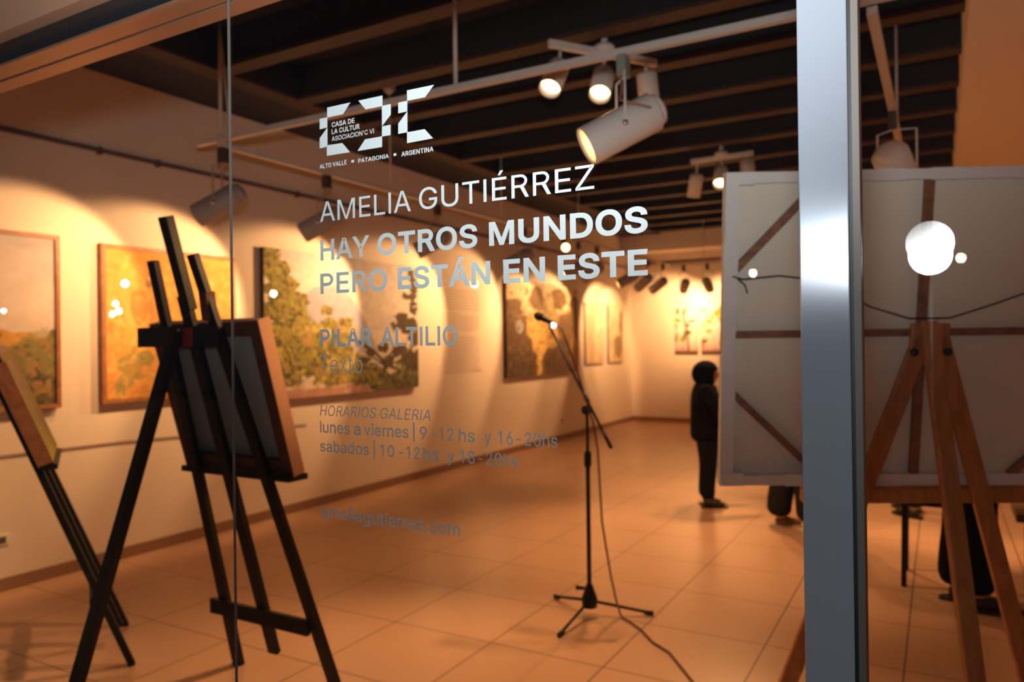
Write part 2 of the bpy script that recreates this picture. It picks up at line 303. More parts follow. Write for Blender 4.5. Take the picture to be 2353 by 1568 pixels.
# outlines of a plain sans alphabet: character -> (advance, contours), in thousandths
GLYPHS = {
    "'": (206, '78,318 70,509 136,509 128,318'),
    '-': (453, '337,244 337,188 114,188 114,244'),
    '.': (188, '95,-4 78,-1 63,9 53,24 50,41 53,59 63,73 78,83 95,87 113,83 128,73 138,59 141,41 138,24 128,9 113,-1'),
    '0': (453, '227,-7 191,-3 158,7 130,24 105,48 85,77 69,113 60,144 53,178 49,214 48,254 49,294 53,330 60,364 69,395 85,431 106,461 130,484 159,502 191,512 227,516 262,512 295,502 323,484 348,461 368,431 384,395 393,364 400,330 404,294 405,254 404,214 400,178 393,144 384,113 368,77 348,48 323,24 295,7 263,-3;227,50 250,52 271,60 290,74 306,92 320,116 330,144 338,176 342,213 344,254 342,295 338,332 330,365 320,393 306,416 290,435 271,449 250,457 227,460 203,457 182,449 163,435 147,416 134,393 123,365 115,332 111,295 109,254 111,213 115,176 123,144 134,116 147,92 163,74 182,60 203,52'),
    '1': (453, '276,509 276,0 212,0 212,448 209,448 86,358 86,427 198,509'),
    '2': (453, '64,0 64,47 234,229 252,248 268,266 282,282 299,305 311,327 318,348 320,371 317,397 308,419 293,436 273,449 250,457 224,460 196,457 172,447 153,433 139,413 130,390 127,362 66,362 68,391 75,418 86,442 102,464 121,482 143,496 168,507 196,513 225,516 254,513 281,507 306,497 328,482 346,465 361,445 372,423 379,398 381,372 378,345 371,318 363,299 351,280 336,259 317,235 294,209 267,180 153,60 153,57 389,57 389,0'),
    '6': (453, '226,-7 196,-4 168,3 142,15 119,31 100,51 84,74 73,101 66,130 64,162 65,187 71,212 80,239 93,268 112,302 137,340 252,509 322,509 151,261 145,261 154,275 165,288 179,299 196,307 214,312 235,314 265,312 291,305 316,295 337,280 355,262 370,240 380,215 387,187 389,157 387,127 379,98 368,73 352,50 333,30 310,14 284,3 257,-4;226,48 254,52 279,63 299,79 314,101 324,128 327,157 324,187 314,213 299,235 279,251 254,262 226,265 198,262 174,252 153,235 138,214 128,188 125,158 128,128 138,102 153,79 174,63 198,52'),
    '8': (453, '226,-7 193,-5 163,1 136,11 111,25 91,42 74,62 62,84 54,109 52,135 53,156 58,176 65,195 81,220 101,241 125,256 153,265 153,267 129,276 109,289 93,308 80,330 73,354 70,380 73,405 79,429 90,450 106,469 124,485 146,498 170,508 197,514 226,516 255,514 282,508 306,498 328,485 346,469 361,450 373,429 379,405 382,380 379,354 372,330 359,308 343,289 323,276 300,267 300,265 327,256 351,241 372,220 387,195 395,176 399,156 401,135 398,109 391,84 378,62 362,42 341,25 317,11 289,1 259,-5;226,49 258,52 285,60 307,74 323,91 333,113 337,139 333,165 322,189 305,208 283,223 256,232 226,235 196,232 169,223 147,208 130,189 119,165 115,139 119,113 129,91 145,74 167,60 185,54 205,50;226,290 252,292 274,300 293,313 307,330 316,351 319,376 316,399 308,420 294,437 275,449 252,457 226,460 200,457 177,449 159,437 145,420 136,399 133,376 136,351 145,330 159,313 178,300 201,292'),
    '9': (453, '226,516 256,513 285,506 310,494 333,478 352,458 368,434 380,408 387,378 389,347 387,322 382,296 373,270 359,240 340,207 315,168 200,0 130,0 301,248 307,248 299,234 287,221 273,210 257,202 238,196 218,195 188,197 161,203 137,214 116,229 98,247 83,269 72,294 66,321 64,352 66,382 73,411 85,436 101,459 120,479 143,494 168,506 196,513;226,460 199,457 174,446 154,429 138,407 129,381 125,352 129,322 138,295 154,274 174,257 199,247 226,243 254,247 279,257 299,273 314,295 324,321 327,350 324,381 314,407 299,429 279,446 254,457'),
    'A': (480, '16,0 201,509 276,509 463,0 395,0 287,302 280,323 272,346 264,372 255,402 244,438 232,478 245,478 233,437 222,402 213,371 191,302 85,0;110,142 110,199 370,199 370,142'),
    'C': (510, '267,-7 235,-5 205,1 177,11 150,25 126,42 104,63 86,88 70,115 57,146 48,179 42,215 40,254 42,293 48,329 57,362 70,393 86,421 104,445 126,466 150,484 177,498 205,508 235,514 267,516 293,514 317,511 340,504 362,496 383,485 402,471 419,456 435,438 448,418 459,397 467,373 473,348 408,348 401,373 389,395 375,413 357,428 337,440 315,449 292,454 267,456 237,453 209,445 184,432 161,414 141,391 125,364 113,332 106,295 103,254 106,213 113,177 125,145 141,117 161,94 184,76 210,63 237,56 267,53 292,55 315,60 337,69 357,81 375,96 389,114 401,136 408,160 473,160 467,135 459,112 448,91 435,71 420,53 402,38 383,24 363,13 341,5 317,-2 293,-6'),
    'D': (502, '219,0 96,0 96,57 215,57 254,60 288,68 318,81 343,99 363,122 379,149 390,181 397,216 399,255 397,294 390,329 379,361 364,388 344,410 320,428 291,441 258,449 221,452 93,452 93,509 225,509 261,507 294,501 325,492 353,478 385,455 412,426 433,391 446,361 455,329 460,293 462,255 460,217 455,181 446,149 433,119 417,92 398,68 376,48 351,31 322,17 291,8 256,2;125,509 125,0 60,0 60,509'),
    'E': (419, '60,0 60,509 372,509 372,452 125,452 125,286 355,286 355,229 125,229 125,57 375,57 375,0'),
    'G': (520, '269,-7 236,-5 205,1 176,11 149,25 125,43 104,64 85,88 69,116 57,146 47,179 42,215 40,254 42,293 47,329 57,362 69,393 85,421 103,445 125,466 149,484 175,498 203,508 233,514 265,516 291,514 316,510 340,504 363,494 384,483 403,469 421,453 436,436 449,416 460,395 468,373 474,349 408,349 399,372 387,393 373,411 356,427 337,439 315,448 291,454 265,456 236,453 209,445 183,432 160,414 141,392 125,364 113,332 106,295 103,254 106,213 113,177 125,145 141,117 161,95 184,76 210,63 238,56 269,53 296,55 322,61 345,71 365,85 382,102 396,123 407,147 413,173 415,202 434,199 283,199 283,256 478,256 478,200 475,160 466,124 451,91 431,62 406,38 377,19 344,5 308,-4'),
    'H': (517, '60,0 60,509 125,509 125,289 392,289 392,509 457,509 457,0 392,0 392,232 125,232 125,0'),
    'I': (188, '62,0 62,509 126,509 126,0'),
    'L': (393, '60,0 60,509 125,509 125,57 361,57 361,0'),
    'M': (628, '60,0 60,509 152,509 314,72 476,509 568,509 568,0 504,0 504,430 342,0 286,0 122,430 122,0'),
    'N': (523, '60,0 60,509 136,509 399,95 399,509 463,509 463,0 387,0 124,412 124,0'),
    'O': (533, '267,-7 235,-5 205,1 177,11 150,25 126,42 105,63 86,88 70,115 57,146 48,179 42,215 40,254 42,293 48,329 57,362 70,393 86,421 105,445 126,466 150,484 177,498 205,508 235,514 267,516 299,514 329,508 357,498 384,484 408,466 429,445 448,421 464,393 477,362 486,329 491,293 493,254 491,215 486,179 477,146 464,115 448,88 429,63 408,42 384,25 357,11 329,1 299,-5;267,53 296,55 324,63 349,76 372,94 392,116 408,144 420,176 428,213 430,254 428,295 420,332 408,365 392,392 372,415 349,433 324,446 296,453 267,456 237,453 210,445 184,433 161,415 142,392 125,364 113,332 106,295 103,254 106,213 113,176 125,144 142,117 161,94 184,76 210,63 237,55'),
    'P': (445, '62,0 62,509 250,509 289,504 326,489 358,464 382,433 397,396 402,356 397,317 382,280 358,249 326,224 289,209 250,204 126,204 126,0;126,453 126,260 250,260 275,263 298,273 318,288 334,308 343,332 346,356 343,381 334,405 318,425 298,440 275,450 250,453'),
    'R': (449, '62,0 62,509 250,509 287,504 322,490 351,467 374,437 389,403 394,366 389,328 374,294 351,264 322,241 287,227 250,222 126,222 126,0;126,453 126,278 250,278 273,281 294,290 312,304 326,322 335,343 338,366 335,388 326,409 312,427 294,441 273,450 250,453;236,240 318,240 426,0 352,0'),
    'S': (447, '224,-9 188,-7 156,-1 128,9 102,23 81,40 64,60 51,83 42,109 38,137 104,137 110,110 123,88 142,71 166,59 194,52 224,49 246,50 267,54 286,60 311,74 329,92 341,114 346,139 342,161 332,179 316,193 296,205 272,214 245,222 184,239 145,253 112,269 86,289 67,313 56,341 52,372 54,400 62,425 75,448 92,468 113,484 138,498 165,508 195,514 227,516 259,514 289,508 316,498 340,484 360,468 377,449 390,427 398,403 401,378 337,378 332,402 320,421 302,437 280,449 254,456 225,459 194,456 167,448 145,435 129,418 118,398 115,376 119,352 131,334 148,319 169,308 191,300 212,293 264,279 287,272 312,264 336,252 359,238 379,220 395,198 402,180 407,161 408,139 406,112 399,87 386,64 370,43 349,25 323,11 294,0 261,-7'),
    'T': (449, '32,452 32,509 417,509 417,452 257,452 257,0 193,0 193,452'),
    'U': (517, '259,-8 220,-6 186,2 154,15 126,33 103,55 85,80 71,108 63,140 60,173 60,509 124,509 124,178 126,155 132,133 141,113 153,95 169,80 187,68 208,59 232,53 259,52 285,53 309,59 331,68 349,80 364,95 377,113 385,133 391,155 393,178 393,509 457,509 457,173 454,140 446,108 433,80 414,55 391,33 363,15 332,2 297,-6'),
    'V': (480, '204,0 16,509 84,509 192,206 199,187 207,164 215,137 225,106 236,71 248,31 235,31 247,71 257,107 267,138 290,206 395,509 463,509 278,0'),
    'Y': (472, '203,0 203,208 16,509 91,509 192,344 203,327 213,309 222,292 231,274 240,254 250,230 224,230 233,254 242,275 251,293 265,318 280,344 381,509 455,509 268,208 268,0'),
    'Z': (438, '42,0 42,46 273,385 289,408 306,431 341,476 348,454 327,453 306,453 285,452 223,452 40,452 40,509 397,509 397,462 169,129 152,105 134,81 97,33 90,54 111,55 131,56 152,57 214,57 399,57 399,0'),
    'a': (389, '160,-9 137,-7 115,-3 94,5 76,15 60,29 48,45 38,63 32,84 30,108 34,138 43,161 58,179 78,193 100,203 125,211 152,216 178,220 234,227 252,230 265,235 273,243 276,255 276,257 273,279 267,297 256,311 240,322 220,329 196,331 171,329 149,322 132,313 118,301 107,288 100,274 41,291 51,313 64,331 79,346 95,358 114,368 133,375 153,380 173,383 194,384 215,383 239,379 263,372 286,360 306,343 322,320 330,301 335,278 337,251 337,0 277,0 277,52 272,52 264,38 252,25 236,12 215,1 190,-6;170,45 202,49 228,59 248,74 263,93 272,115 276,138 276,190 270,186 259,182 231,176 200,171 175,168 154,164 134,159 117,150 103,139 95,124 92,105 94,87 102,72 114,61 130,52 149,47'),
    'b': (424, '229,-8 198,-5 172,4 153,17 138,31 127,46 118,59 112,59 112,0 53,0 53,509 114,509 114,319 118,319 137,346 152,360 171,373 197,381 229,384 259,382 287,374 313,361 335,342 354,320 370,293 381,261 388,227 390,189 388,151 381,116 370,84 355,57 336,34 313,16 288,3 260,-6;220,47 242,49 262,55 279,66 294,80 306,97 316,117 323,139 327,163 328,189 327,215 323,239 316,261 307,281 295,298 280,311 262,322 243,328 220,330 198,328 178,322 161,312 147,299 134,282 125,263 118,241 114,216 113,189 114,162 118,138 125,115 135,95 147,78 162,65 179,55 198,49'),
    'c': (396, '207,-8 174,-5 144,3 117,16 93,35 72,58 56,85 44,116 37,150 34,187 37,225 44,260 56,291 72,318 93,341 117,360 144,374 174,382 207,384 234,383 260,377 284,368 305,356 324,341 340,322 353,301 362,277 303,262 298,276 290,289 281,301 270,311 257,319 242,325 226,329 207,330 184,328 163,321 145,310 130,296 118,278 108,258 102,236 98,212 96,187 98,163 102,139 108,117 118,97 130,80 145,66 163,55 184,49 207,46 226,48 243,52 258,58 271,66 282,76 292,89 299,102 304,117 363,102 354,78 341,56 325,37 306,21 285,9 261,-1 235,-6'),
    'd': (424, '195,-8 165,-6 137,3 111,16 89,34 70,57 55,84 43,116 36,151 34,189 36,227 43,261 55,293 70,320 89,342 112,361 137,374 165,382 196,384 228,381 253,373 272,360 287,346 298,331 306,319 311,319 311,509 372,509 372,0 313,0 313,59 307,59 298,46 287,31 272,17 252,4 227,-5;205,47 226,49 246,55 263,65 278,78 290,95 299,115 306,138 310,162 312,189 310,216 306,241 300,263 290,282 278,299 263,312 246,322 227,328 205,330 182,328 162,322 145,311 130,298 118,281 108,261 102,239 98,215 96,189 98,163 102,139 109,117 118,97 130,80 145,66 162,55 182,49'),
    'e': (404, '212,-8 177,-5 145,3 117,16 92,35 72,58 56,85 44,116 37,150 34,187 36,224 44,258 55,290 71,317 91,340 115,359 142,373 172,382 205,384 226,383 246,380 266,374 285,366 303,355 319,341 334,324 347,305 357,282 365,256 370,227 371,194 371,169 75,169 75,221 338,221 310,202 308,226 304,248 298,269 283,294 263,314 237,326 205,330 183,328 164,323 146,313 125,294 109,270 99,241 96,211 96,178 98,151 102,127 110,106 121,88 135,73 151,61 169,53 190,48 212,46 234,48 254,53 271,61 285,73 297,88 306,105 365,91 353,63 335,39 320,26 302,14 283,4 261,-3 237,-7'),
    'g': (425, '207,-151 180,-149 156,-146 134,-140 105,-127 82,-110 64,-91 51,-69 101,-41 110,-53 122,-66 136,-78 154,-88 178,-95 207,-97 236,-95 261,-87 282,-75 298,-58 308,-34 311,-6 311,68 306,68 298,56 287,41 272,28 252,16 227,8 195,5 165,7 138,14 113,27 90,43 71,65 55,90 43,120 36,154 34,191 36,229 43,263 55,293 71,320 90,342 112,361 138,374 166,382 196,384 228,382 253,373 273,360 288,346 299,331 308,319 313,319 313,379 372,379 372,-9 370,-40 363,-67 350,-90 334,-109 314,-124 291,-136 265,-144 237,-149;205,59 227,61 246,66 264,75 285,95 300,121 307,142 311,166 312,193 311,219 307,242 300,264 291,283 279,299 264,312 247,322 227,328 205,330 182,328 163,322 145,312 130,298 118,282 109,262 102,241 98,218 96,193 98,167 102,144 109,123 124,96 145,76 163,66 183,61'),
    'h': (410, '114,227 114,0 53,0 53,509 114,509 114,287 102,287 116,319 132,344 152,362 175,374 200,382 227,384 252,383 275,377 295,369 313,356 328,340 341,321 350,298 355,271 357,240 357,0 296,0 296,235 293,263 286,286 273,304 256,318 235,326 210,329 184,326 161,317 141,303 126,283 117,257'),
    'i': (167, '53,0 53,379 114,379 114,0;84,443 67,446 54,455 44,468 41,483 44,499 54,512 67,521 84,524 100,521 114,512 123,499 126,483 123,468 114,455 100,446'),
    'l': (167, '53,0 53,520 114,520 114,0'),
    'm': (610, '53,0 53,379 112,379 112,295 108,295 118,323 132,346 151,363 172,376 195,384 219,386 245,383 268,375 287,361 303,342 314,320 321,295 312,295 322,321 337,343 357,361 381,375 407,383 437,386 458,385 478,380 497,372 514,361 529,346 541,328 550,307 555,283 557,255 557,0 496,0 496,254 493,279 485,298 473,313 447,326 419,330 395,328 374,320 358,307 345,290 338,270 335,247 335,0 274,0 274,260 269,288 253,311 229,326 199,330 178,328 158,320 140,307 126,289 117,266 114,238 114,0'),
    'n': (410, '114,227 114,0 53,0 53,379 112,379 112,287 102,287 116,319 132,344 152,362 175,374 200,382 227,384 252,383 275,377 295,369 313,356 328,340 341,321 350,298 355,271 357,240 357,0 296,0 296,235 293,263 286,286 273,304 256,318 235,326 210,329 184,326 161,317 141,303 126,283 117,257'),
    'o': (415, '207,-8 174,-5 144,3 117,16 93,35 72,58 56,85 44,116 37,150 34,187 37,225 44,260 56,291 72,318 93,341 117,360 144,374 174,382 207,384 241,382 271,374 299,360 323,341 343,318 359,291 371,260 379,225 381,187 379,150 371,116 359,85 343,58 323,35 299,16 271,3 241,-5;207,46 231,49 252,55 270,66 285,80 298,97 307,117 314,139 318,163 319,187 318,212 314,236 307,258 298,278 285,296 270,310 252,321 231,328 207,330 184,328 163,321 145,310 130,296 118,278 108,258 102,236 98,212 96,187 98,163 102,139 108,117 118,97 130,80 145,66 163,55 184,49'),
    'r': (259, '53,0 53,379 112,379 112,321 115,321 130,347 152,367 171,377 191,383 213,385 229,384 243,384 243,322 230,324 207,326 182,323 159,315 140,301 126,284 117,262 114,237 114,0'),
    's': (365, '182,-8 157,-7 133,-3 112,3 93,12 76,24 62,38 50,54 41,73 36,94 94,107 105,79 124,60 150,49 181,45 206,47 227,53 244,62 262,81 268,103 265,121 254,136 237,147 212,155 149,170 118,180 92,192 72,208 58,227 50,249 47,274 49,295 55,314 65,332 79,347 95,360 115,370 137,378 161,383 187,384 212,383 234,379 254,372 279,358 299,339 314,316 324,290 268,277 258,298 243,316 219,328 187,333 156,329 131,317 114,299 109,277 112,258 124,243 144,232 172,223 229,209 261,200 287,187 306,171 320,153 328,131 331,107 329,85 323,65 312,47 298,31 281,18 260,6 236,-2 210,-7'),
    't': (227, '204,379 204,327 6,327 6,379;65,471 126,471 126,98 128,76 136,61 150,53 170,50 185,51 202,54 213,2 192,-3 168,-4 138,-1 113,7 92,21 77,41 68,64 65,93'),
    'u': (410, '182,-5 158,-3 135,2 115,11 97,23 82,39 69,59 60,82 54,109 53,139 53,379 114,379 114,144 116,117 124,94 137,75 154,61 175,53 200,50 226,53 249,62 268,77 283,97 293,122 296,153 296,379 357,379 357,0 298,0 298,92 307,92 294,60 277,35 257,17 234,5 209,-3'),
    'v': (389, '163,0 17,379 84,379 165,155 173,132 180,110 187,87 193,64 199,42 206,21 184,21 191,42 197,64 203,87 209,110 216,132 224,155 305,379 371,379 226,0'),
    'x': (379, '21,0 171,218 171,171 29,379 100,379 147,306 159,287 170,270 179,253 193,229 207,206 175,206 190,229 202,253 211,270 222,287 233,306 282,379 352,379 209,169 209,214 358,0 287,0 231,85 214,112 200,136 187,159 173,182 205,182 191,159 178,136 165,112 148,85 91,0'),
    'y': (389, '47,-139 61,-86 71,-87 88,-90 104,-89 118,-84 130,-74 141,-58 151,-36 163,-1 17,379 84,379 165,155 173,132 180,109 187,87 193,64 199,42 206,21 184,21 202,87 209,110 216,132 224,155 305,379 371,379 204,-58 191,-85 177,-107 159,-124 139,-136 117,-143 91,-145 77,-145 65,-143'),
    'z': (380, '42,0 42,46 254,320 254,323 48,323 48,379 333,379 333,331 126,60 126,56 339,56 339,0'),
    '|': (230, '141,673 141,-164 88,-164 88,673'),
    'Á': (480, '16,0 201,509 276,509 463,0 395,0 287,302 280,323 272,346 264,372 255,402 244,438 232,478 245,478 233,437 222,402 213,371 191,302 85,0;110,142 110,199 370,199 370,142;213,558 260,659 329,659 263,558'),
    'É': (419, '60,0 60,509 372,509 372,452 125,452 125,286 355,286 355,229 125,229 125,57 375,57 375,0;191,558 239,659 307,659 241,558'),
    ' ': (188, ''),
}
def _area(p): return sum(p[i][0]*p[(i+1) % len(p)][1] - p[(i+1) % len(p)][0]*p[i][1] for i in range(len(p)))/2
def _inside(q, p):
    r = False
    for i in range(len(p)):
        (x0, y0), (x1, y1) = p[i], p[(i+1) % len(p)]
        if (y0 > q[1]) != (y1 > q[1]) and q[0] < (x1-x0)*(q[1]-y0)/(y1-y0)+x0: r = not r
    return r
def _grow(p, d):                                   # p runs anticlockwise round ink: move every edge outward by d
    out = []; n = len(p)
    for i in range(n):
        a, b_, c = (Vector(p[k % n]) for k in (i-1, i, i+1))
        e0 = (b_-a).normalized(); e1 = (c-b_).normalized(); n0 = Vector((e0.y, -e0.x)); n1 = Vector((e1.y, -e1.x))
        m_ = n0+n1
        if m_.length < 1e-4: m_ = n0.copy()
        m_.normalize(); k = d/max(0.35, m_.dot(n0))
        out.append((b_.x+m_.x*k, b_.y+m_.y*k))
    return out
def glyph(ch, d):
    """one letter as a clean triangle mesh: union of its grown contours"""
    con = GLYPHS[ch][1]
    if not con: return [], []
    ps = [[tuple(float(k)/1000 for k in q.split(',')) for q in cs.split(' ')] for cs in con.split(';')]
    big = max(ps, key=lambda p: abs(_area(p)))
    if _area(big) < 0: ps = [p[::-1] for p in ps]
    if ch == 'R' and _area(ps[2]) < 0: ps[2] = ps[2][::-1]
    ps = [_grow(p, d) for p in ps]
    V, E = [], []
    for p in ps:
        k = len(V); V += [Vector(q) for q in p]; E += [(k+i, k+(i+1) % len(p)) for i in range(len(p))]
    ov, _, of, _, _, _ = delaunay_2d_cdt(V, E, [], 0, 1e-6)
    F = []
    for t in of:
        c = sum((ov[i] for i in t), Vector((0, 0)))/len(t); wn = 0
        for p in ps:
            if _inside(c, p): wn += 1 if _area(p) > 0 else -1
        if wn > 0: F.append(tuple(t))
    return [tuple(v) for v in ov], F
def text_mesh(txt, offset=0.0, shear=0.0):
    V, F = [], []; x = 0.0
    for ch in txt:
        gv, gf = glyph(ch, offset); k = len(V)
        V += [(x+q[0]+q[1]*shear, q[1]) for q in gv]
        F += [tuple(k+i for i in t) for t in gf]
        x += GLYPHS[ch][0]/1000 + offset*.8
    return np.array(V), F
CAPH = {}
def cap_height(offset):
    if offset not in CAPH:
        v, _ = text_mesh('H', offset*.8); CAPH[offset] = (v[:, 1].min(), v[:, 1].max())
    return CAPH[offset]
def letters(mb, txt, px0, px1, zb, zc, pyref, offset=0.0, shear=0.0):
    """txt set between photograph columns px0..px1, baseline zb, cap height zc-zb (metres)"""
    x0 = at(px0, pyref, 'y', GN)[0]; x1 = at(px1, pyref, 'y', GN)[0]
    v, f = text_mesh(txt, offset*.8, shear)
    lo, hi = cap_height(offset)
    X = x0 + (v[:, 0]-v[:, 0].min())/(v[:, 0].max()-v[:, 0].min())*(x1-x0)
    Z = zb + (v[:, 1]-lo)/(hi-lo)*(zc-zb)
    n = len(v)
    vs = [(x, GN, z) for x, z in zip(X, Z)]
    mb.add(vs, f)
def zpx(x, y): return at(x, y, 'y', GN)[2]
GRP = 'vinyl lettering on the glass'
def line(name, label, words, base, cap):
    """words: (text, px0, px1, offset, shear); base/cap: two photo points each on baseline and cap line"""
    zb = np.mean([zpx(*p) for p in base]); zc = np.mean([zpx(*p) for p in cap])
    py = np.mean([p[1] for p in base])
    o = thing(name, label, 'lettering', tuple(at(words[0][1], base[0][1], 'y', GN)), GRP)
    for t, a, b, off, sh in words:
        mb = MB(); letters(mb, t, a, b, zb, zc, py, off, sh)
        wd = mb.build('word', m_vinyl, o, fix=False)
    return o
line('lettering_line', 'big thin pale capitals on the glass, the long name just under the logo',
     [('AMELIA', 735, 944, 0.001, 0), ('GUTIÉRREZ', 963, 1366, 0.002, 0)], [(735, 507), (1366, 438)], [(1366, 377)])
line('lettering_line', 'big bold pale capitals reading HAY OTROS MUNDOS on the glass',
     [('HAY', 736, 849, 0.021, 0), ('OTROS', 867, 1097, 0.028, 0), ('MUNDOS', 1124, 1489, 0.034, 0)], [(735, 597), (1470, 539)], [(737, 547), (1470, 481)])
line('lettering_line', 'big pale capitals reading PERO ESTÁN EN ESTE on the glass',
     [('PERO', 736, 890, 0.020, 0), ('ESTÁN', 914, 1127, 0.030, 0), ('EN', 1157, 1253, 0.033, 0), ('ESTE', 1282, 1489, 0.035, 0)], [(735, 673), (1489, 637)], [(737, 625), (1489, 577)])
line('lettering_line', 'mid-size grey capitals on the glass, a name directly above Texto',
     [('PILAR', 736, 856, 0.028, 0), ('ALTILIO', 875, 1051, 0.020, 0)], [(735, 797), (1050, 795)], [(735, 757)])
line('lettering_line', 'single thin word Texto on the glass',
     [('Texto', 735, 833, -0.006, 0)], [(735, 857)], [(735, 816)])
line('lettering_line', 'slanted thin capitals reading HORARIOS GALERIA on the glass',
     [('HORARIOS', 735, 865, -0.003, 0.2), ('GALERIA', 874, 989, -0.003, 0.2)], [(735, 954), (988, 969)], [(738, 932)])
line('lettering_line', 'grey opening hours line starting lunes a viernes on the glass',
     [('lunes', 736, 804, 0.008, 0), ('a', 813, 829, 0.008, 0), ('viernes', 837, 939, 0.008, 0), ('|', 949.5, 952.8, 0, 0), ('9', 965, 981, 0.008, 0), ('-12', 992, 1042, 0.008, 0), ('hs', 1054, 1091, 0.008, 0), ('y', 1113, 1129, 0.008, 0), ('16-20hs', 1144, 1281, 0.006, 0)],
     [(735, 993), (1280, 1031)], [(735, 968)])
line('lettering_line', 'grey opening hours line starting sabados on the glass',
     [('sabados', 736, 848, 0.008, 0), ('|', 859, 862, 0, 0), ('10', 874, 906, 0.008, 0), ('-12', 917, 965, 0.008, 0), ('hs', 973, 1009, 0.008, 0), ('y', 1027, 1045, 0.008, 0), ('18-20hs', 1057, 1190, 0.006, 0)],
     [(735, 1037), (1189, 1075)], [(735, 1012)])
line('lettering_line', 'lowest line of grey lettering, a web address on the glass',
     [('ameliagutierrez.com', 740, 1057, 0.009, 0)], [(740, 1190), (1057, 1233)], [(740, 1161)])
# emblem
logo = thing('emblem', 'pale cut-out emblem of angular blocks at the top of the glass lettering', 'logo', (-0.84, GN, 1.80), GRP)
def L(p): return at(700+p[0]*330/2250, 180+p[1]*330/2250, 'y', GN)
shapes = [[(355, 460), (716, 380), (600, 565), (355, 615)], [(238, 637), (355, 613), (355, 772), (238, 800)],
          [(358, 772), (358, 1072), (238, 1100), (238, 940)], [(350, 1052), (592, 1015), (712, 1158), (350, 1217)],
          [(843, 352), (1220, 270), (1220, 435), (957, 490)], [(1212, 433), (1350, 403), (1350, 570), (1214, 750)],
          [(1213, 755), (1347, 730), (1347, 890), (1213, 915)], [(950, 957), (1214, 910), (1214, 1078), (830, 1141)],
          [(1605, 190), (2027, 103), (1887, 297), (1608, 355)], [(1468, 382), (1610, 353), (1608, 520), (1468, 550)],
          [(1610, 520), (1612, 846), (1468, 873), (1468, 712)], [(1606, 848), (1882, 797), (2014, 942), (1606, 1018)]]
for s in shapes: MB().poly([L(p) for p in s], (0, -1, 0), 0.0004).build('block', m_vinyl, logo)
def small(name, words, base, cap):
    zb = np.mean([L(p)[2] for p in base]); zc = np.mean([L(p)[2] for p in cap]); mb = MB()
    for t, a, b, off in words: letters(mb, t, 700+a*330/2250, 700+b*330/2250, zb, zc, 180+base[0][1]*330/2250, off)
    o = mb.build(name, m_vinyl, logo, fix=False)
small('caption', [('CASA DE', 425, 783, 0.020)], [(425, 770), (780, 697)], [(425, 690), (780, 622)])
small('caption', [('LA CULTUR', 425, 862, 0.020)], [(425, 880), (862, 787)], [(425, 800), (862, 712)])
small('caption', [("ASOCIACION'C VI", 425, 1088, 0.010)], [(425, 990), (1085, 858)], [(425, 912), (1085, 790)])
small('caption', [('ALTO VALLE', 235, 658, 0.022)], [(235, 1415), (655, 1355)], [(235, 1345), (655, 1285)])
small('caption', [('PATAGONIA', 840, 1320, 0.022)], [(840, 1328), (1318, 1250)], [(840, 1260), (1318, 1183)])
small('caption', [('ARGENTINA', 1515, 2020, 0.022)], [(1515, 1228), (2018, 1143)], [(1515, 1150), (2018, 1070)])
for s in ([(735, 1285), (775, 1278), (775, 1316), (735, 1323)], [(1396, 1180), (1436, 1173), (1436, 1213), (1396, 1221)]):
    MB().poly([L(p) for p in s], (0, -1, 0), 0.0004).build('square_dot', m_vinyl, logo)

